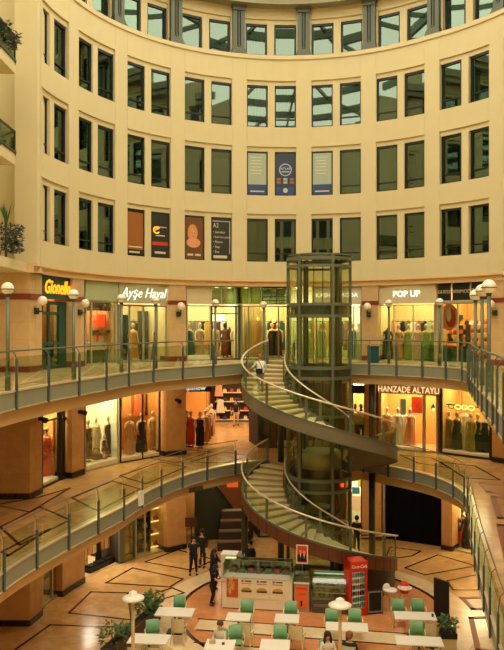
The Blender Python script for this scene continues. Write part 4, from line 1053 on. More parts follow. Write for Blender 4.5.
I1 = [[g1(0, 527), g1(40, 507), g1(70, 520), g1(20, 545)], [g1(2, 552), g1(30, 537), g1(50, 529), g1(8, 556)], [g1(72, 498), g1(112, 481), g1(140, 489), g1(98, 511)], [g1(120, 476), g1(160, 462), g1(186, 467), g1(146, 484)], [g1(-5, 505), g1(40, 497), g1(70, 488), g1(30, 512)],
      [g1(150, 458), g1(182, 449), g1(210, 452), g1(176, 463)], [g1(190, 462), g1(225, 452), g1(250, 456), g1(225, 463)], [g1(400, 455), g1(432, 458), g1(450, 468), g1(418, 463)], [g1(440, 462), g1(475, 466), g1(500, 480), g1(465, 478)]]
inlay(I1, .1, INLAY, L1+.003, flm)
inlay([[g1(481, 483), g1(512, 486), g1(520, 497), g1(489, 492)], [g1(493, 497), g1(530, 500), g1(540, 522), g1(500, 518)], [g1(500, 525), g1(540, 530), g1(560, 560), g1(508, 560)]], .22, BROWNINLAY, L1+.003, flm, 'brown_inlay')
flu = bpy.data.objects['floor_upper']
strip(MB(), offset(U_left[:-6], -.9), -.06, .06, L2, L2+.006).build('edge_inlay', BROWNINLAY, flu)
tag(MB().box(0, 0, .29, .32, .03, .55).build('notice_board', WHITE, loc=(-4.15, 27.45, L1-.35)), 'small white notice on the edge of the middle floor', 'notice').rotation_euler.z = R(60)
m = thing('vent_grille', 'dark slotted vent on the edge of the middle floor', 'vent', (-2.42, 31.9, L1-.72), R(45)); MB().box(0, 0, 0, .75, .05, .2).build('vent_frame', CHARC, m)
for i in range(8): MB().box(-.32+i*.09, -.03, 0, .03, .03, .17).build('slat', mat('vent_slat', (120, 92, 56), .5), m)
# ================================================================== food kiosk
KA = R(-8)
def kp(x, y, z=0):   # kiosk frame -> world
    c, s = math.cos(KA), math.sin(KA); return (-1.18+x*c-y*s, 28.75+x*s+y*c, z)
KW = mat('kiosk_white', (232, 222, 194), .45); KG = mat('kiosk_grey', (120, 116, 100), .4, .2)
GLK = glass('kiosk_glass', (206, 220, 200), .12)
o = thing('kiosk_counter', 'white food counter with burger pictures and a glass top', 'counter', kp(0, 0), KA)
MB().box(1.38, .45, .62, 2.76, .9, 1.16).build('body', KW, o)
MB().box(1.38, .45, .02, 2.7, .84, .1).build('toe_kick', CHARC, o)
MB().box(1.38, .45, 1.22, 2.8, .94, .05).build('worktop', mat('kiosk_top', (196, 190, 164), .3), o)
m = MB().box(1.38, .86, 1.5, 2.7, .03, .52).box(.06, .45, 1.5, .03, .84, .52).box(2.7, .45, 1.5, .03, .84, .52).box(1.38, .66, 1.76, 2.7, .4, .02)
m.build('glass_case', GLK, o)
m = MB()
for x in (.06, 1.38, 2.7):
    for y in (.48, .86): m.box(x, y, 1.5, .035, .035, .54)
m.box(1.38, .48, 1.76, 2.7, .03, .03).box(1.38, .86, 1.76, 2.7, .03, .03).build('case_frame', KG, o)
BUN = mat('bun', (214, 146, 74), .6); MEAT = mat('patty', (84, 44, 24), .7); SALAD = mat('salad', (120, 140, 50), .6)
o2 = MB().box(.42, -.012, .82, .46, .012, .72).build('picture', mat('fries_print', (196, 92, 44), .5), o)
for i in range(9): MB().box(.3+.04*(i % 5), -.024, .7+.06*i, .06, .01, .26, 0, .3*((i % 3)-1)).build('fries', mat('fries_yellow', (236, 176, 96), .5), o2)
for i, x in enumerate((.98, 1.58, 2.2)):
    p_ = MB().box(x, -.012, .82, .52, .012, .74).build('picture', mat('picture_cream', (236, 224, 190), .5), o)
    m = MB().lathe([(.19, 0), (.19, .012)], 20, sy=.5); m.v = [(a+x, -b-.014, y+.78) for a, y, b in m.v]
    m.build('bun', BUN, p_)
    MB().box(x, -.03, .72, .4, .01, .05).build('patty', MEAT, p_); MB().box(x, -.03, .765, .42, .01, .03).build('salad', SALAD, p_)
    MB().box(x-.16, -.022, 1.12, .09, .008, .08).build('badge', RED, p_); MB().box(x+.06, -.022, 1.12, .26, .008, .045).build('caption', CHARC, p_)
    MB().box(x, -.022, 1.02, .4, .008, .02).build('caption', KG, p_)
for i, x in enumerate((.35, .7, 1.05, 1.4, 1.75, 2.1, 2.45)):
    t = thing('food_pan', 'steel food pan under the glass of the white counter', 'pan', kp(x, .68, 1.245), KA, 'food pans in the counter')
    MB().box(0, 0, .06, .3, .3, .12).build('tray', mat('pan_steel', (110, 108, 96), .3, .6), t)
    MB().ball((0, 0, .1), .13, 10, 6, sz=.5).build('food', mat(f'food_{i%3}', [(150, 90, 40), (90, 110, 50), (170, 60, 36)][i % 3], .7), t, True)
o = thing('till_cabinet', 'white till cabinet at the left end of the food counter', 'cabinet', kp(.05, 1.25), KA)
MB().box(.05, 0, .88, .62, .55, 1.76).build('body', KW, o); MB().box(.05, 0, 1.78, .66, .58, .04).build('top', WHITE, o); MB().box(-.1, -.285, 1.4, .02, .02, .1).build('handle', KG, o)
o = thing('soap_bottle', 'blue bottle standing at the left of the counter glass', 'bottle', kp(.62, .98, 1.245), 0)
box('stand', KG, (.1, .1, .35), (0, 0, .175), o); MB().lathe([(.07, .35), (.08, .55), (.03, .62), (.03, .68)], 12).build('bottle_body', mat('bottle_blue', (90, 150, 170), .2), o, True)
for i, (x, h, w, c) in enumerate(((.95, 1.55, .5, 'kiosk_grey'), (1.55, 1.5, .45, 'charcoal'), (2.1, 1.58, .5, 'kiosk_grey'))):
    t = thing('kitchen_machine', ['grey machine behind the left part of the counter glass', 'dark machine behind the middle of the counter glass', 'grey machine behind the right part of the counter glass'][i], 'machine', kp(x, 1.25), KA)
    MB().box(0, 0, h/2, w, .4, h).build('body', MATS[c], t); MB().box(0, -.205, h-.18, w*.7, .02, .16).build('panel', BLACK, t)
# grey end unit with the orange print and the poster above
o = thing('kiosk_end_unit', 'narrow grey counter unit with an orange sale print', 'counter', kp(2.82, 0), KA)
MB().box(.3, .45, .55, .58, .88, 1.1).build('body', mat('unit_greige', (172, 160, 128), .5), o)
MB().box(.3, .45, 1.35, .58, .88, .5).build('glass_case', GLK, o); MB().box(.3, .0, 1.13, .6, .04, .06).build('edge', WHITE, o)
pr = MB().box(.3, -.015, .6, .5, .012, .86).build('print', mat('orange_poster', (232, 110, 50), .5), o)
MB().box(.3, -.025, .93, .4, .008, .05).build('print_line', RED, pr); MB().box(.3, -.025, .36, .07, .008, .22).build('print_mark', BLACK, pr); MB().box(.3, -.025, .72, .3, .008, .03).build('print_line', RED, pr)
o = thing('poster_stand', 'red poster of two dark suited figures on a post above the counter', 'poster', kp(3.0, .3), KA)
MB().box(.12, .05, .95, .04, .04, 1.9).build('post', KG, o)
MB().box(.12, 0, 2.15, .46, .03, .74).build('poster_border', mat('poster_white', (236, 224, 196), .5), o)
pp = MB().box(.12, -.02, 2.16, .38, .012, .64).build('poster_print', mat('poster_red', (214, 62, 28), .5), o)
for x, z, s in ((.06, 2.12, 1), (.2, 2.1, .9)):
    m = MB().add([(x-.13*s, -.03, 1.88), (x+.1*s, -.03, 1.88), (x+.09*s, -.03, z+.02), (x+.02, -.03, z+.1), (x-.04, -.03, z+.1), (x-.13*s, -.03, z-.02)], [(0, 1, 2, 3, 4, 5)]); m.build('suit', BLACK, pp)
    m = MB().lathe([(.05*s, 0), (.05*s, .01)], 14); m.v = [(a+x, -.03-b, y*1.25+z+.15) for a, y, b in m.v]; m.build('head', SKIN, pp)
    MB().add([(x-.03, -.034, z+.08), (x+.025, -.034, z+.08), (x, -.034, z-.1)], [(0, 1, 2)]).build('shirt_front', WHITE, pp)
# curved glass display case
o = thing('display_case', 'curved glass cake display case beside the red fridge', 'display case', kp(3.5, 0), KA)
MB().box(.68, .45, .25, 1.3, .84, .5).build('base', mat('case_base', (84, 82, 72), .4, .2), o); MB().box(.68, .02, .3, 1.2, .03, .1).build('base_panel', KG, o)
arc = [(.02, .5), (.02, .85), (.06, 1.08), (.16, 1.25), (.32, 1.34), (.85, 1.36)]
def extr(arc, x0, x1, t=.0): return MB().add([(x, y, z) for x in (x0, x1) for y, z in arc], [(i, i+1, len(arc)+i+1, len(arc)+i) for i in range(len(arc)-1)])
extr(arc, .04, 1.32).build('curved_glass', glass('case_glass', (190, 204, 180), .16), o, True)
MB().box(.68, .86, .95, 1.3, .03, .84).build('back', mat('case_back', (196, 200, 172), .5), o)
MB().box(.68, .7, 1.32, 1.2, .05, .03).build('case_fill_strip', mat('case_fill_glow', (240, 250, 226), emit=1.2), o)  # glowing strip added to brighten the inside of the case
for x in (.03, 1.33): MB().add([(x, y, z) for y, z in arc]+[(x, .85, .5)], [tuple(range(7))]).build('side_glass', GLK, o)
for z in (.72, .96, 1.15): MB().box(.68, .5, z, 1.25, .6, .02).build('shelf', mat('case_shelf', (196, 200, 176), .3), o)
for j, z in enumerate((.52, .73, .97)):
    for i in range(6):
        t = tag(MB().box(0, 0, .05, .13, .3, .1).build('cake_tray', mat(f'cake_{(i+j)%3}', [(196, 190, 150), (120, 150, 110), (180, 160, 120)][(i+j) % 3], .6), None, False, kp(3.5+.2+i*.19, .45, z+.005)), 'small pastry tray in the curved display case', 'pastry', 'pastries in the curved display case'); t.rotation_euler.z = KA
# red drinks fridge
o = thing('drinks_fridge', 'tall red drinks fridge with a white script logo', 'fridge', (3.98, 28.25, 0), R(14))
FW_, FD, FH = .72, .62, 2.1
m = MB().box(-FW_/2+.03, 0, FH/2, .06, FD, FH).box(FW_/2-.03, 0, FH/2, .06, FD, FH).box(0, FD/2-.03, FH/2, FW_, .06, FH).box(0, 0, .12, FW_, FD, .24)
m.build('cabinet', RED, o)
hd = MB().box(0, -.02, FH-.17, FW_, FD+.04, .34).build('header', RED, o)
text('Coca-Cola', .17, WHITE, (0, -FD/2-.05, FH-.2), hd, .3, sx=.85, name='script_logo')
MB().box(0, FD/2-.08, FH/2, FW_-.12, .02, FH-.5).build('inner_back', mat('fridge_light', (226, 240, 226), emit=.6), o)
dr = MB()
for s in (-1, 1): dr.box(s*(FW_/2-.06), -FD/2, 1.0, .07, .05, 1.5)
dr.box(0, -FD/2, .27, FW_-.05, .05, .07).box(0, -FD/2, 1.72, FW_-.05, .05, .07); dd = dr.build('door', RED, o)
MB().box(0, -FD/2, 1.0, FW_-.15, .012, 1.45).build('door_glass', glass('fridge_glass', (236, 244, 236), .03), dd); MB().box(-FW_/2+.07, -FD/2-.04, 1.0, .02, .03, .4).build('handle', CHARC, dd)
cols = [[(40, 140, 90), (70, 160, 110)], [(236, 190, 160), (226, 120, 90)], [(230, 120, 40), (60, 120, 60)], [(30, 26, 26), (210, 50, 30)], [(60, 150, 120), (90, 170, 140)], [(150, 200, 210), (120, 180, 200)]]
cr, sr = math.cos(R(14)), math.sin(R(14)); protos = {}
for j in range(6):
    z = .28+j*.235
    MB().box(0, -.05, z, FW_-.13, FD-.2, .015).build('shelf', WHITE, o)
    for i in range(6):
        x, y = -.23+i*.092, -.17; wp = (3.98+x*cr-y*sr, 28.25+x*sr+y*cr, z+.0085)
        c = cols[5-j][(i//2 + j) % 2]
        rowl = ['bottom', 'second lowest', 'third lowest', 'third highest', 'second highest', 'top'][j]
        lab = f'small drink bottle on the {rowl} fridge shelf'; grp = f'bottles on the {rowl} fridge shelf'
        if c in protos: clone(protos[c], wp, 0, lab, grp)
        else:
            t = thing('drink_bottle', lab, 'bottle', wp, 0, grp)
            MB().lathe([(.038, 0), (.041, .13), (.016, .17), (.014, .18)], 10).build('bottle_body', mat('drink_%02x%02x%02x' % c, c, .3), t, True); MB().lathe([(.016, .178), (.016, .195)], 10).build('cap', WHITE, t); protos[c] = t
# black board with a steel rim
o = thing('menu_board', 'black board with a pale metal frame standing right of the red fridge', 'board', (4.72, 28.15, 0), R(10))
MB().box(0, .06, .46, .62, .1, .9).build('panel', BLACK, o)
m = MB()
for s in (-1, 1): m.box(s*.27, 0, .48, .05, .03, .78)
m.box(0, 0, .1, .59, .03, .05).box(0, 0, .86, .59, .03, .05).build('frame', mat('board_rim', (150, 146, 124), .4, .3), o)
m = MB().box(0, .25, .03, .6, .3, .05); m.build('foot', BLACK, o)
# ================================================================== tables, chairs
TB = {}
def table(lab, x, y, w, d, rz=R(-6)):
    o = thing('cafe_table', lab, 'table', (x, y, .012), rz)
    MB().box(0, 0, .735, w, d, .035).build('tabletop', mat('table_white', (236, 230, 212), .35, var=.02), o)
    MB().tube([(0, 0, .04), (0, 0, .72)], .045, 12).build('pedestal', GREEND, o)
    MB().box(0, 0, .025, .55 if w > 1.1 else .42, .42, .05).build('base', GREEND, o)
    MB().box(0, 0, .705, .4, .3, .03).build('top_bracket', GREEND, o)
    return o
CH = None
def chair(lab, x, y, rz):
    global CH
    if CH: return clone(CH, (x, y, .012), rz, lab)
    o = thing('cafe_chair', lab, 'chair', (x, y, .012), rz)
    vs, fs = [], []; prof = [(-.22, .43), (-.05, .41), (.12, .42), (.19, .48), (.22, .64), (.26, .93)]
    for off in (0, .025):
        for (yy, zz) in prof:
            for i in range(7):
                t = i/6-.5; wv = .46*(1 if zz < .6 else 1-.12*(zz-.6))
                vs.append((t*wv, yy+off*.6+(-.06*(2*t)**2 if zz > .45 else 0), zz-off*.8+(.03*(2*t)**2 if zz < .45 else 0)))
    for k in (0, 42):
        for j in range(5):
            for i in range(6): a = k+j*7+i; fs.append((a, a+1, a+8, a+7) if k == 0 else (a+7, a+8, a+1, a))
    for j in range(5): fs += [(j*7, j*7+7, j*7+49, j*7+42), (j*7+6+42, j*7+13+42, j*7+13, j*7+6)]
    MB().add(vs, fs).build('shell', SHELL, o, True)
    MB().box(0, -.04, .435, .4, .34, .03).build('seat', GREENC, o)
    m = MB(); vs = []
    for (yy, zz) in ((.165, .5), (.185, .66), (.235, .92)):
        for i in range(7): t = i/6-.5; vs.append((t*.44, yy-.03-.06*(2*t)**2, zz))
    m.add(vs, [(j*7+i, j*7+i+1, j*7+i+8, j*7+i+7) for j in range(2) for i in range(6)]); bb = m.build('backrest', GREENC, o, True)
    sm = bb.modifiers.new('thick', 'SOLIDIFY'); sm.thickness = .03
    for sx in (-1, 1):
        MB().tube([(sx*.2, -.18, .41), (sx*.24, -.22, 0)], .016, 6).build('leg', SHELL, o); MB().tube([(sx*.2, .15, .43), (sx*.24, .24, 0)], .016, 6).build('leg', SHELL, o)
        MB().tube([(sx*.22, .2, .66), (sx*.27, .05, .66), (sx*.27, -.15, .63), (sx*.22, -.18, .43)], .018, 6).build('armrest', SHELL, o)
    CH = o; return o
def tp(px, py): return fl(px, py, .75)[:2]
TT = [('T1', 175, 612, 1.35, .8, 'white table right of the long planter, the farthest on the left side'), ('T2', 149, 639, 1.3, .75, 'white table beside the left lamp post and long planter'), ('T3', 238.5, 617, .85, .7, 'small white table before the woman in black at the counter'),
      ('T4', 287, 618.5, .85, .75, 'small white table before the right end of the food counter'), ('T5', 220, 645, .95, .8, 'white table of the seated person in pale grey'), ('T6', 275, 645, .95, .8, 'white table in the bottom middle right of the person in pale grey'),
      ('T7', 347, 627, 1.42, .72, 'white table crossed by the middle lamp post'), ('T8', 415, 616, 1.45, .72, 'long white table left of the tall black sign panel'), ('T9', 419, 641, 1.5, .72, 'long white table nearest the right planter at the bottom')]
TPOS = {}
for k, px, py, w, d, lab in TT:
    x, y = tp(px, py); TPOS[k] = (x, y); table(lab, x, y, w, d)
CHS = [('T1', .05, 0.93, 0, 'green chair behind the farthest left table'), ('T1', .22, -0.88, 180, 'cream backed chair before the farthest left table'), ('T2', .0, 0.93, 20, 'green chair between the two left tables'), ('T2', -.3, -0.88, 180, 'cream backed chair at the lamp post table, left one'), ('T2', .35, -0.88, 180, 'cream backed chair at the lamp post table, right one'),
       ('T3', .28, 0.93, 0, 'green chair behind the small table by the woman in black'), ('T3', .25, -0.88, 170, 'cream backed chair before the small table by the woman in black'), ('T4', .18, 0.93, 0, 'green chair behind the small table at the right end of the counter'), ('T4', .3, -0.88, 170, 'cream backed chair before the small table at the counter end'),
       ('T5', .5, 0.93, 15, 'green chair beside the seated person in pale grey'), ('T6', .2, 0.93, 0, 'green chair in the bottom middle behind its table'),
       ('T7', -.42, 0.93, 0, 'green chair left of the middle lamp post behind its table'), ('T7', .4, 0.93, 0, 'green chair right of the middle lamp post behind its table'),
       ('T8', -.4, 0.93, 0, 'green chair behind the long right table, left one'), ('T8', .33, 0.93, 0, 'green chair behind the long right table, right one'), ('T8', .35, -0.88, 180, 'cream backed chair before the long right table'),
       ('T9', .15, 0.93, 0, 'green chair between the two long right tables'), ('T9', -.42, -0.88, 180, 'cream backed chair before the nearest right table, left one'), ('T9', .3, -0.88, 180, 'cream backed chair before the nearest right table, right one')]
for k, dx, dy, rz, lab in CHS: chair(lab, TPOS[k][0]+dx, TPOS[k][1]+dy, R(rz-6))
for k, dx, dy, lab, c in (('T5', .1, .05, 'dark phone on the table of the seated person', (20, 20, 22)), ('T8', .6, -.1, 'small dark cup on the long right table', (60, 46, 36)), ('T5', -.25, .1, 'beige napkin box on the table of the seated person', (200, 170, 120))):
    m = MB().box(0, 0, .012, .09, .16, .015) if 'phone' in lab else MB().lathe([(.03, 0), (.045, .1)], 12) if 'cup' in lab else MB().box(0, 0, .06, .2, .12, .12)
    tag(m.build({'phone': 'phone'}.get('phone' if 'phone' in lab else '', 'cup' if 'cup' in lab else 'napkin_box'), mat('small_%d' % c[0], c, .5), None, False, (TPOS[k][0]+dx, TPOS[k][1]+dy, .766)), lab, 'phone' if 'phone' in lab else 'cup' if 'cup' in lab else 'box')
# high chairs
for x, y, c, rz, lab in ((5.35, 28.75, (236, 226, 200), 30, 'white high chair near the stair foot'), (6.02, 29.0, (222, 60, 32), -10, 'red high chair with a white tray near the stair foot')):
    o = thing('high_chair', lab, 'high chair', (x, y, .01), R(rz)); m_ = mat('hc_%d' % c[1], c, .4)
    for sx in (-1, 1):
        for sy in (-1, 1): MB().tube([(sx*.12, sy*.1, .52), (sx*.26, sy*.26, 0)], .016, 6).build('leg', mat('hc_leg', (206, 190, 160), .4), o)
    MB().lathe([(.13, .5), (.19, .56), (.21, .74), (.19, .75), (.15, .58)], 18).build('seat', m_, o, True)
    MB().ball((0, .14, .72), .2, 14, 10, sx=.95, sy=.45, sz=1.05).build('backrest', m_, o, True)
    MB().lathe([(.18, .7), (.26, .7), (.27, .75), (.19, .74)], 24, cy=-.08, sx=1.05).build('tray', WHITE, o, True)
# tall black sign panel
o = thing('totem_board', 'tall narrow black sign panel between the right tables and the planter', 'sign', (*fl(441.5, 622)[:2], .01), R(-52))
MB().box(0, 0, .82, .66, .07, 1.5).build('panel', BLACK, o); MB().box(0, 0, .03, .7, .35, .06).build('foot', BLACK, o)
for s in (-.2, .2): MB().box(s, 0, .1, .05, .05, .14).build('leg', BLACK, o)
# planters
pa, pb = (-3.62, 27.75), (-4.78, 24.0)
mid = ((pa[0]+pb[0])/2, (pa[1]+pb[1])/2); ang = math.atan2(pa[1]-pb[1], pa[0]-pb[0]); ln = math.dist(pa, pb)
o = thing('planter_box', 'long dark brown planter box left of the tables', 'planter', (*mid, .01), ang)
m = MB()
for s in (-1, 1): m.box(0, s*.17, .25, ln, .04, .5).box(s*(ln/2-.02), 0, .25, .04, .34, .5)
m.build('box_sides', mat('planter_brown', (86, 54, 34), .5), o); MB().box(0, 0, .22, ln-.06, .32, .44).build('soil', mat('soil', (50, 34, 24), .9), o)
def bush(lab, x, y, z, r, n, h=1.0, m=LEAF, cat='plant', s=.16):
    o = thing('leafy_plant', lab, cat, (x, y, z))
    st = MB()
    for i in range(7):
        a = random.uniform(0, 2*PI); st.tube([(0, 0, 0), (.3*r*math.cos(a), .3*r*math.sin(a), h*r*.7), (.8*r*math.cos(a), .8*r*math.sin(a), h*r*1.3)], .012, 5)
    st.build('stem', mat('stem_green', (70, 84, 44), .6), o)
    leaves(MB(), n, (0, 0, h*r*.25), r, s, h*.7).build('foliage', m, o); return o
for t, r, n, lab in ((.93, .36, 220, 'bushy green plant at the far end of the long planter'), (.76, .38, 200, 'green plant second from the far end of the long planter'), (.3, .28, 70, 'sparse green plant near the lamp post end of the long planter'), (.12, .4, 140, 'green plant at the near end of the long planter')):
    bush(lab, pb[0]+(pa[0]-pb[0])*t, pb[1]+(pa[1]-pb[1])*t, .45, r, n)
o = thing('planter_box', 'square dark topped planter beside the nearest right table', 'planter', (6.66, 25.0, .01), R(-4))
MB().box(0, 0, .25, .5, .5, .5).build('box_body', mat('planter_cream', (196, 178, 130), .5), o); MB().box(0, 0, .58, .54, .54, .18).build('dark_rim', BLACK, o); MB().box(0, 0, .68, .44, .44, .03).build('soil', MATS['soil'], o)
bush('green plant in the square planter behind the tall black sign', 6.66, 25.0, .705, .27, 110)
# plants on the balconies
bush('spiky green plant with dusky blooms on the lowest left balcony', -8.65, 25.2, 13.36, .7, 900, 1.0, LEAFD, s=.16)
o = thing('spiky_plant', 'tall spiky leaved plant rising from the lowest left balcony', 'plant', (-8.5, 25.4, 13.36))
m = MB()
for i in range(16):
    a = i*2.4; l = .25+.13*(i % 3); ox, oy = .4*math.cos(a)*l, .4*math.sin(a)*l
    m.add([(-.05*math.sin(a), .05*math.cos(a), 1.2), (.05*math.sin(a), -.05*math.cos(a), 1.2), (ox+.03, oy, 1.5+l*.5), (ox*1.6, oy*1.6, 1.5+l)], [(0, 1, 2), (0, 2, 3)])
m.build('spiky_leaves', LEAF, o); MB().tube([(0, 0, 0), (0, 0, 1.3)], .05).build('stem', MATS['stem_green'], o)
for i, (y, lab) in enumerate(((24.6, 'trailing dusky plant at the end of the highest left balcony'), (23.7, 'trailing dusky plant at the left edge of the highest balcony'))):
    bush(lab, -8.35, y, 20.3, .55, 260, .6, LEAFD)
bush('low leafy plant at the top of the picture on the left balcony', -8.45, 24.9, 23.0, .3, 60)
# disc topped lamps
for (px, py, Y, lab) in ((133, 598, 22, 'white disc topped lamp post beside the long planter'), (340, 605, 21.5, 'white disc topped lamp post before the drinks fridge')):
    X = (px-252)/F*Y; z = EYE-(py-325)*Y/F
    o = thing('disc_lamp', lab, 'lamp', (X, Y, .01))
    MB().tube([(0, 0, 0), (0, 0, z-.05)], .05, 12).lathe([(.2, 0), (.2, .04)], 20).build('post', mat('lamp_post_cream', (214, 184, 126), .5), o, True)
    MB().lathe([(.1, z-.12), (.33, z-.04), (.34, z), (.2, z+.06), (.14, z+.07), (.12, z+.16), (.05, z+.2)], 32).build('disc_shade', WHITE, o, True)

# ================================================================== posters in the office windows
def poster(k, sd, ri, lab, bg, z0=.05, h=None, w=.92):
    t = TH0-DT*k+(4.3 if sd == 0 else -4.3); a, b = ROWS[ri]; H = b-a
    o = thing('window_poster', lab, 'poster', on(CU, RU+.1, t, a+z0), R(t-90))
    MB().box(0, 0, (h or H-.15)/2, w, .012, h or H-.15).build('sheet', bg, o); return o
PD = mat('poster_dark', (44, 44, 38), .4); PT = mat('poster_text', (206, 196, 160), .5); PB = mat('poster_blue', (36, 66, 110), .4); PP = mat('poster_pale', (160, 172, 150), .5)
def bars(o, rows, m, y=-.012):
    for x, z, w, h in rows: MB().box(x, y, z, w, .008, h).build('printed_line', m, o)
o = poster(2, 0, 0, 'brown poster in the lowest row, left of four dark posters', mat('poster_brown', (150, 92, 40), .4), .3, 1.7); bars(o, [(0, .12, .8, .06)], PT)
MB().box(0, -.01, -.12, .9, .012, .2).build('footer', PD, o); bars(o, [(-.05, -.12, .6, .08)], PT, -.02)
o = poster(2, 1, 0, 'dark poster with a red band and orange swirl in the lowest row', PD, .05); bars(o, [(0, .62, .85, .16)], mat('poster_band', (190, 60, 40), .4)); bars(o, [(0, .2, .6, .1), (.1, 1.4, .5, .04), (.0, 1.0, .5, .05)], PT)
MB().tube([(-.3+.0*i, -.02, 1.25) if i == 0 else (-.2+.17*math.cos(i*.7), -.02, 1.25+.15*math.sin(i*.7)) for i in range(9)], .03, 6).build('swirl', NEON, o)
o = poster(3, 0, 0, 'poster of a light haired woman in the lowest row', mat('poster_umber', (110, 70, 40), .4), .05)
def disc(x, z, rx, rz_, y, m, nm):
    q = MB().lathe([(1, 0), (1, .008)], 22); q.v = [(a*rx+x, y-b, c*rz_+z) for a, c, b in q.v]; q.build(nm, m, o)
disc(-.08, 1.25, .26, .42, -.012, mat('poster_hair', (206, 140, 70), .5), 'printed_hair'); disc(-.04, .78, .36, .24, -.02, mat('poster_skin', (214, 150, 100), .5), 'printed_shoulder'); disc(-.06, 1.2, .16, .24, -.028, MATS['poster_skin'], 'printed_face')
disc(-.12, 1.25, .03, .015, -.038, PD, 'printed_eye'); disc(0, 1.25, .03, .015, -.038, PD, 'printed_eye'); disc(-.06, 1.08, .05, .02, -.038, mat('poster_lip', (170, 60, 50), .5), 'printed_mouth')
bars(o, [(-.2, .2, .3, .1), (.2, .2, .3, .1)], PT, -.014)
o = poster(3, 1, 0, 'dark poster with lines of pale lettering in the lowest row', PD, .05)
for i, (s, w) in enumerate((('A2', .34), ('• Aerobics', .2), ('• Reformer pilates', .17), ('• Fitness', .2), ('• Step', .2), ('• Box', .2))): text(s, w*.9, PT, (-.42, -.014, 1.68-.24*i-(.08 if i else 0)), o, 0, .002, 'printed_text', 'LEFT', .8)
bars(o, [(-.05, .15, .7, .14)], PT); bars(o, [(.44, 1.1, .03, 1.6), (0, 1.9, .9, .03)], PT)
for k, sd, lab in ((4, 0, 'pale window poster with a blue foot left of the round emblem'), (5, 0, 'pale window poster with a blue foot right of the round emblem')):
    o = poster(k, sd, 1, lab, PP); MB().box(0, -.008, .25, .92, .01, .5).build('blue_foot', PB, o); bars(o, [(0, .16, .7, .06)], PT, -.018); bars(o, [(-.05, 1.85-.16*i, .6-.1*(i % 2), .035) for i in range(6)], mat('poster_grey', (206, 206, 170), .5))
o = poster(4, 1, 1, 'dark blue window poster with a round emblem', mat('poster_navy', (36, 50, 72), .4))
disc(0, 1.25, .38, .38, -.012, PB, 'emblem_disc'); disc(0, 1.25, .31, .31, -.022, mat('emblem_pale', (190, 190, 164), .5), 'emblem_ring'); disc(0, 1.25, .27, .27, -.03, PB, 'emblem_core')
text('ATLAS', .17, PT, (0, -.045, 1.3), o, 0, .002, 'emblem_text'); bars(o, [(0, 1.15, .4, .04)], PT, -.045)
for i in range(6): MB().box(-.33+.33*(i % 3), -.01, .62+.16*(i//3) if i < 6 else 0, .2, .006, .12).build('photo_patch', [MATS['poster_brown'], PP, mat('poster_rose', (150, 90, 80), .5)][i % 3], o)
MB().box(0, -.012, .2, .92, .01, .38).build('blue_foot', PB, o); disc(0, .22, .12, .12, -.024, MATS['emblem_pale'], 'small_emblem')
t = TH0-DT*6+4.3
o = tag(MB().box(0, 0, .55, .35, .3, 1.1).build('orange_cabinet', mat('orange_cab', (200, 96, 30), .5), loc=on(CU, RU+.9, TH0-DT*5-5.5, 14.0)), 'orange cabinet standing inside a lowest row office window', 'cabinet')

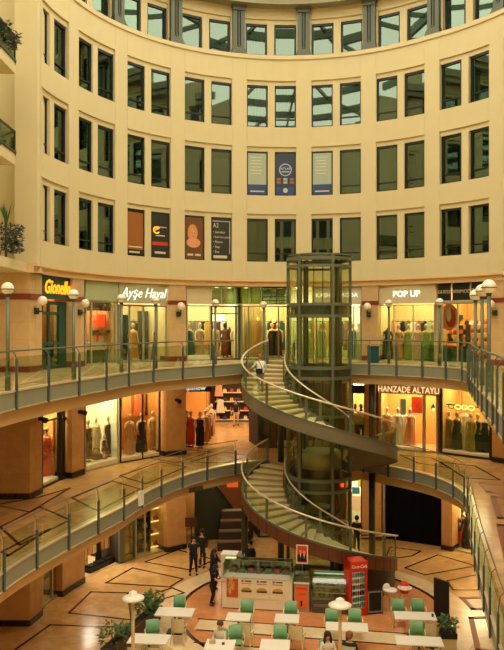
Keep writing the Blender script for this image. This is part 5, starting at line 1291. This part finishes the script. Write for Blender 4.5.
# ================================================================== people
HAIRS = {'dark': (34, 24, 20), 'brown': (92, 58, 36), 'ginger': (150, 80, 40), 'black': (20, 16, 16)}
def limb(mb_v, mb_e, mb_r, chain, start=None):
    prev = start
    for p, r in chain:
        mb_v.append(p); mb_r.append(r); i = len(mb_v)-1
        if prev is not None: mb_e.append((prev, i))
        prev = i
    return prev
def skinmesh(name, v, e, r, m, parent, sub=1, root=0):
    me = bpy.data.meshes.new(name); me.from_pydata(v, e, []); me.materials.append(m)
    o = bpy.data.objects.new(name, me); COL.objects.link(o); o.parent = parent
    md = o.modifiers.new('skin', 'SKIN'); md.use_smooth_shade = True
    for i, x in enumerate(r): me.skin_vertices[0].data[i].radius = (x, x*.92)
    me.skin_vertices[0].data[root].use_root = True
    if sub: o.modifiers.new('sub', 'SUBSURF').levels = sub; o.modifiers['sub'].render_levels = sub
    return o
def person(lab, loc, rz, H, pose, top, bottom, hair='dark', long=False, sleeves=True, seat=.45, shoes=(22, 20, 20), skin=SKIN, group=None):
    o = thing('person', lab, 'person', loc, rz, group); s = H/1.72
    P = pose
    hip = P.get('hip', (0, 0, .92)); lean = P.get('lean', 0)     # lean: forward shift of the chest (towards -y)
    hx, hy, hz = hip
    chest = (hx, hy-.06-lean, hz+.36); neck = (hx, hy-.05-lean*1.35, hz+.52); hd = (hx+P.get('turn', 0), hy-.07-lean*1.6, hz+.67)
    sc = lambda p: (p[0]*s, p[1]*s, p[2]*s)
    v, e, r = [], [], []
    def add(p, rad, par=None):
        v.append(sc(p)); r.append(rad*s)
        if par is not None: e.append((par, len(v)-1))
        return len(v)-1
    a = add((hx, hy, hz), .115); b = add((hx, (hy+chest[1])/2, hz+.18), .105, a); c = add(chest, .13, b); d = add((neck[0], neck[1], neck[2]-.04), .062, c)
    n1 = add((neck[0], neck[1], neck[2]+.03), .052, d); h0 = add((hd[0], hd[1]-.015, hd[2]-.04), .075, n1); h1 = add((hd[0], hd[1], hd[2]+.03), .098, h0); add((hd[0], hd[1]+.01, hd[2]+.1), .078, h1)
    add((hd[0], hd[1]-.115, hd[2]-.005), .018, h1)
    arms, legs = [], []
    for sd, k in ((-1, 'aL'), (1, 'aR')):
        sh = (chest[0]+sd*.18, chest[1]+.01, chest[2]+.09)
        el, wr = P.get(k, ((sd*.25, .02, -.2), (sd*.25, -.08, -.45)))
        el = (hx+el[0], chest[1]+el[1], chest[2]+.09+el[2]); wr = (hx+wr[0], chest[1]+wr[1], chest[2]+.09+wr[2])
        i = add(sh, .06, c); j = add(el, .043, i); k2 = add(wr, .03, j); arms.append((sh, el, wr))
        D = (Vector(wr)-Vector(el)).normalized(); Q = D.cross(Vector((0, 1, 0.2))).normalized()
        pm = Vector(wr)+D*.06; pi = add(tuple(pm), .034, k2)
        for f, (off, ln) in enumerate(((-.03, .07), (-.01, .085), (.01, .08), (.03, .06))):
            b0 = pm+Q*off+D*.04; f1 = add(tuple(b0), .009, pi); f2 = add(tuple(b0+D*ln*.5+Vector((0, -.006, 0))), .009, f1); add(tuple(b0+D*ln+Vector((0, -.02, 0))), .007, f2)
        t1 = add(tuple(Vector(wr)+D*.03+Q*(-.045)*sd+Vector((0, -.02, 0))), .011, k2); add(tuple(Vector(wr)+D*.075+Q*(-.06)*sd+Vector((0, -.03, 0))), .009, t1)
    for sd, k in ((-1, 'lL'), (1, 'lR')):
        kn, an = P.get(k, ((sd*.1, -.02, .48), (sd*.11, 0, .07)))
        hp = (hx+sd*.09, hy, hz-.06); i = add(hp, .095, a); j = add(kn, .062, i); q = add(an, .04, j); add((an[0], an[1]-.13, an[2]-.03), .034, q); legs.append((hp, kn, an))
    skinmesh('body', v, e, r, skin, o)
    # clothing follows the same joints a little wider
    cv, ce, cr = [], [], []
    def cadd(p, rad, par=None):
        cv.append(sc(p)); cr.append(rad*s)
        if par is not None: ce.append((par, len(cv)-1))
        return len(cv)-1
    A0 = cadd((hx, hy, hz-.16), .185); A = cadd((hx, hy, hz), .182, A0); B = cadd((hx, (hy+chest[1])/2, hz+.16), .172, A); Cc = cadd(chest, .18, B); cadd((neck[0], neck[1]+.01, neck[2]-.07), .085, Cc)
    for sh, el, wr in arms:
        i = cadd(sh, .08, Cc); E_ = Vector(el); W_ = Vector(wr)
        if sleeves: j = cadd(el, .058, i); cadd(tuple(E_.lerp(W_, .92)), .045, j)
        else: cadd(tuple(Vector(sh).lerp(E_, .75)), .062, i)
    skinmesh('shirt', cv, ce, cr, mat('wear_%02x%02x%02x' % top, top, .8), o)
    cv, ce, cr = [], [], []
    A = cadd((hx, hy, hz+.1), .168)
    for hp, kn, an in legs:
        i = cadd((hp[0], hp[1], hp[2]-.04), .125, A); j = cadd(kn, .08, i); cadd(tuple(Vector(kn).lerp(Vector(an), .95)), .058, j)
    skinmesh('trousers', cv, ce, cr, mat('wear_%02x%02x%02x' % bottom, bottom, .8), o)
    hm = mat('hair_'+hair, HAIRS[hair], .6)
    m = MB().ball(sc((hd[0], hd[1]+.022, hd[2]+.06)), .118*s, 16, 12, sz=1.02, lo=.36)
    m.ball(sc((hd[0], hd[1]+.05, hd[2]+.02)), .1*s, 14, 10)
    if long:
        m.tube([sc((hd[0], hd[1]+.07, hd[2]+.04)), sc((hd[0], hd[1]+.11, hd[2]-.15)), sc((hd[0], hd[1]+.12+lean*.3, hd[2]-.36))], [.1*s, .11*s, .06*s], 10)
        for sd in (-1, 1): m.tube([sc((hd[0]+sd*.09, hd[1], hd[2]+.05)), sc((hd[0]+sd*.11, hd[1]-.02, hd[2]-.12)), sc((hd[0]+sd*.11, hd[1]-.03, hd[2]-.3))], [.04*s, .045*s, .02*s], 8)
    m.build('hair', hm, o, True)
    for sd in (-1, 1):
        MB().ball(sc((hd[0]+sd*.036, hd[1]-.092, hd[2]+.03)), .013*s, 8, 6).build('eye', BLACK, o, True)
        MB().ball(sc((hd[0]+sd*.1, hd[1]+.005, hd[2]+.005)), .024*s, 8, 6, sx=.5).build('ear', skin, o, True)
        hp, kn, an = legs[0 if sd < 0 else 1]
        MB().ball(sc((an[0], an[1]-.06, max(.035, an[2]-.03))), .12*s, 12, 8, sx=.42, sz=.42).build('shoe', mat('shoe_%02x' % shoes[0], shoes, .5), o, True)
    MB().box(hd[0]*s, (hd[1]-.094)*s, (hd[2]-.05)*s, .045*s, .012*s, .01*s).build('mouth', mat('lips', (170, 90, 80), .5), o)
    return o
STAND = {}
BK = (18, 17, 18)
# man on the upper stair, going up
d = 199; rr = 2.72; zst = L2-4.67*((d-STAIR0)/SWEEP)
ii = int((d-STAIR0)/(SWEEP/28)); ztread = L2-4.67/28*(ii+1)+.06
p = ea(d, rr)
person('person in a white shirt and grey trousers climbing the upper stair', (p[0], p[1], ztread), R(186), 1.58, {'lean': .06, 'aL': ((-.26, .04, -.2), (-.3, -.12, -.38)), 'aR': ((.3, -.02, -.2), (.4, -.16, -.28)), 'lL': ((-.09, -.06, .5), (-.1, -.02, .07)), 'lR': ((.1, -.0, .48), (.11, .05, .07))}, (236, 230, 216), (128, 124, 108), 'ginger')
o = thing('shoulder_bag', 'black bag slung across the back of the person on the stair', 'bag', (p[0]-.05, p[1]-.19, ztread+.9), R(186))
MB().box(0, 0, 0, .28, .08, .2).build('bag_body', BLACK, o); MB().tube([(-.13, 0, .1), (-.02, .0, .35), (.12, -.1, .52), (.1, -.25, .4)], .014, 6).build('strap', BLACK, o)
x, y, _ = fl(193.5, 575); person('person in black standing left of the pair by the food counter', (x, y, .01), R(10), 1.72, {'lL': ((-.11, -.02, .48), (-.16, 0, .07)), 'lR': ((.11, -.02, .48), (.14, -.02, .07))}, (24, 22, 22), BK, 'dark', sleeves=False)
x, y, _ = fl(202.5, 567.5); person('person in a dark suit standing behind the other one in black', (x, y, .01), R(-20), 1.72, {}, (26, 24, 24), (22, 20, 22), 'dark')
x, y, _ = fl(213, 605.5); person('person in black leaning on the left end of the food counter', (x, y, .01), R(75), 1.6, {'lean': .05, 'aL': ((-.24, -.08, -.2), (-.2, -.34, -.24)), 'aR': ((.24, -.08, -.2), (.16, -.36, -.22)), 'lL': ((-.1, -.06, .48), (-.1, .08, .07)), 'lR': ((.1, .0, .48), (.12, .14, .07))}, BK, BK, 'black', True, sleeves=False)
person('person with long dark hair and a black coat behind the counter end', (-1.62, 30.75, .01), R(60), 1.68, {'aR': ((.24, -.1, -.2), (.1, -.3, -.15))}, (20, 20, 20), BK, 'black', True)
person('person in black standing behind the food counter machines', (-.06, 31.9, .01), R(-30), 1.72, {'aL': ((-.25, -.1, -.18), (-.1, -.3, -.2))}, (22, 22, 24), BK, 'black')
person('person in black before the narrow bright window by the lift foot', (5.12, 36.0, .01), R(150), 1.7, {}, BK, BK, 'black')
X = (236-252)/F*46.6; person('person in black top and pale trousers walking in the corridor', (X, 46.6, L1+.01), R(-15), 1.72, {'lL': ((-.1, -.12, .5), (-.1, -.1, .07)), 'lR': ((.1, .03, .48), (.1, .18, .1))}, BK, (196, 180, 150), 'black')
SIT = {'hip': (0, .05, .5), 'lL': ((-.11, -.38, .5), (-.11, -.36, .07)), 'lR': ((.11, -.38, .5), (.11, -.36, .07)), 'aL': ((-.24, -.06, -.22), (-.12, -.32, -.26)), 'aR': ((.24, -.06, -.22), (.12, -.32, -.26))}
t5 = TPOS['T5']; chair('green chair under the seated person in pale grey', t5[0]-.02, t5[1]+.66, R(-30))
person('person with brown hair in a pale grey top seated at a white table', (t5[0]-.02, t5[1]+.6, .01), R(-30), 1.68, SIT, (206, 198, 174), (40, 40, 44), 'brown')
for px, hc, top, lg, rz, lab, cl in ((327.5, 'dark', (226, 216, 196), True, 10, 'person with long dark hair in white seated at the bottom edge', 'chair under the person with long dark hair at the bottom'), (349.5, 'ginger', (30, 28, 28), False, 160, 'person with ginger hair in black seated at the bottom edge', 'chair under the person with ginger hair at the bottom')):
    Y = 23.45; X = (px-252)/F*Y
    chair(cl, X, Y+.06*(1 if rz < 90 else -1), R(rz))
    person(lab, (X, Y, .01), R(rz), 1.68, SIT, top, (40, 36, 36), hc, lg)
table('white table at the bottom edge between the two seated people', 2.82, 22.6, 1.3, .7)

# ================================================================== light and camera
w = bpy.data.worlds.new('sky'); S.world = w; w.use_nodes = True
bg = w.node_tree.nodes['Background']; bg.inputs[0].default_value = (1.0, .89, .68, 1); bg.inputs[1].default_value = 3.2
cam = bpy.data.cameras.new('camera'); co = bpy.data.objects.new('camera', cam); COL.objects.link(co)
co.location = (0, 0, EYE); co.rotation_euler = (R(90), 0, 0)
cam.sensor_fit = 'HORIZONTAL'; cam.sensor_width = 36; cam.lens = 36*F/504; cam.clip_end = 300
S.camera = co
S.view_settings.view_transform = 'Standard'; S.view_settings.look = 'None'; S.view_settings.gamma = 1; S.view_settings.use_curve_mapping = False
S.view_settings.exposure = .3
S.cycles.use_denoising = True
S.cycles.transparent_max_bounces = 24; S.cycles.max_bounces = 8; S.cycles.diffuse_bounces = 5
S.cycles.sample_clamp_indirect = 4
S.cycles.caustics_reflective = False; S.cycles.caustics_refractive = False
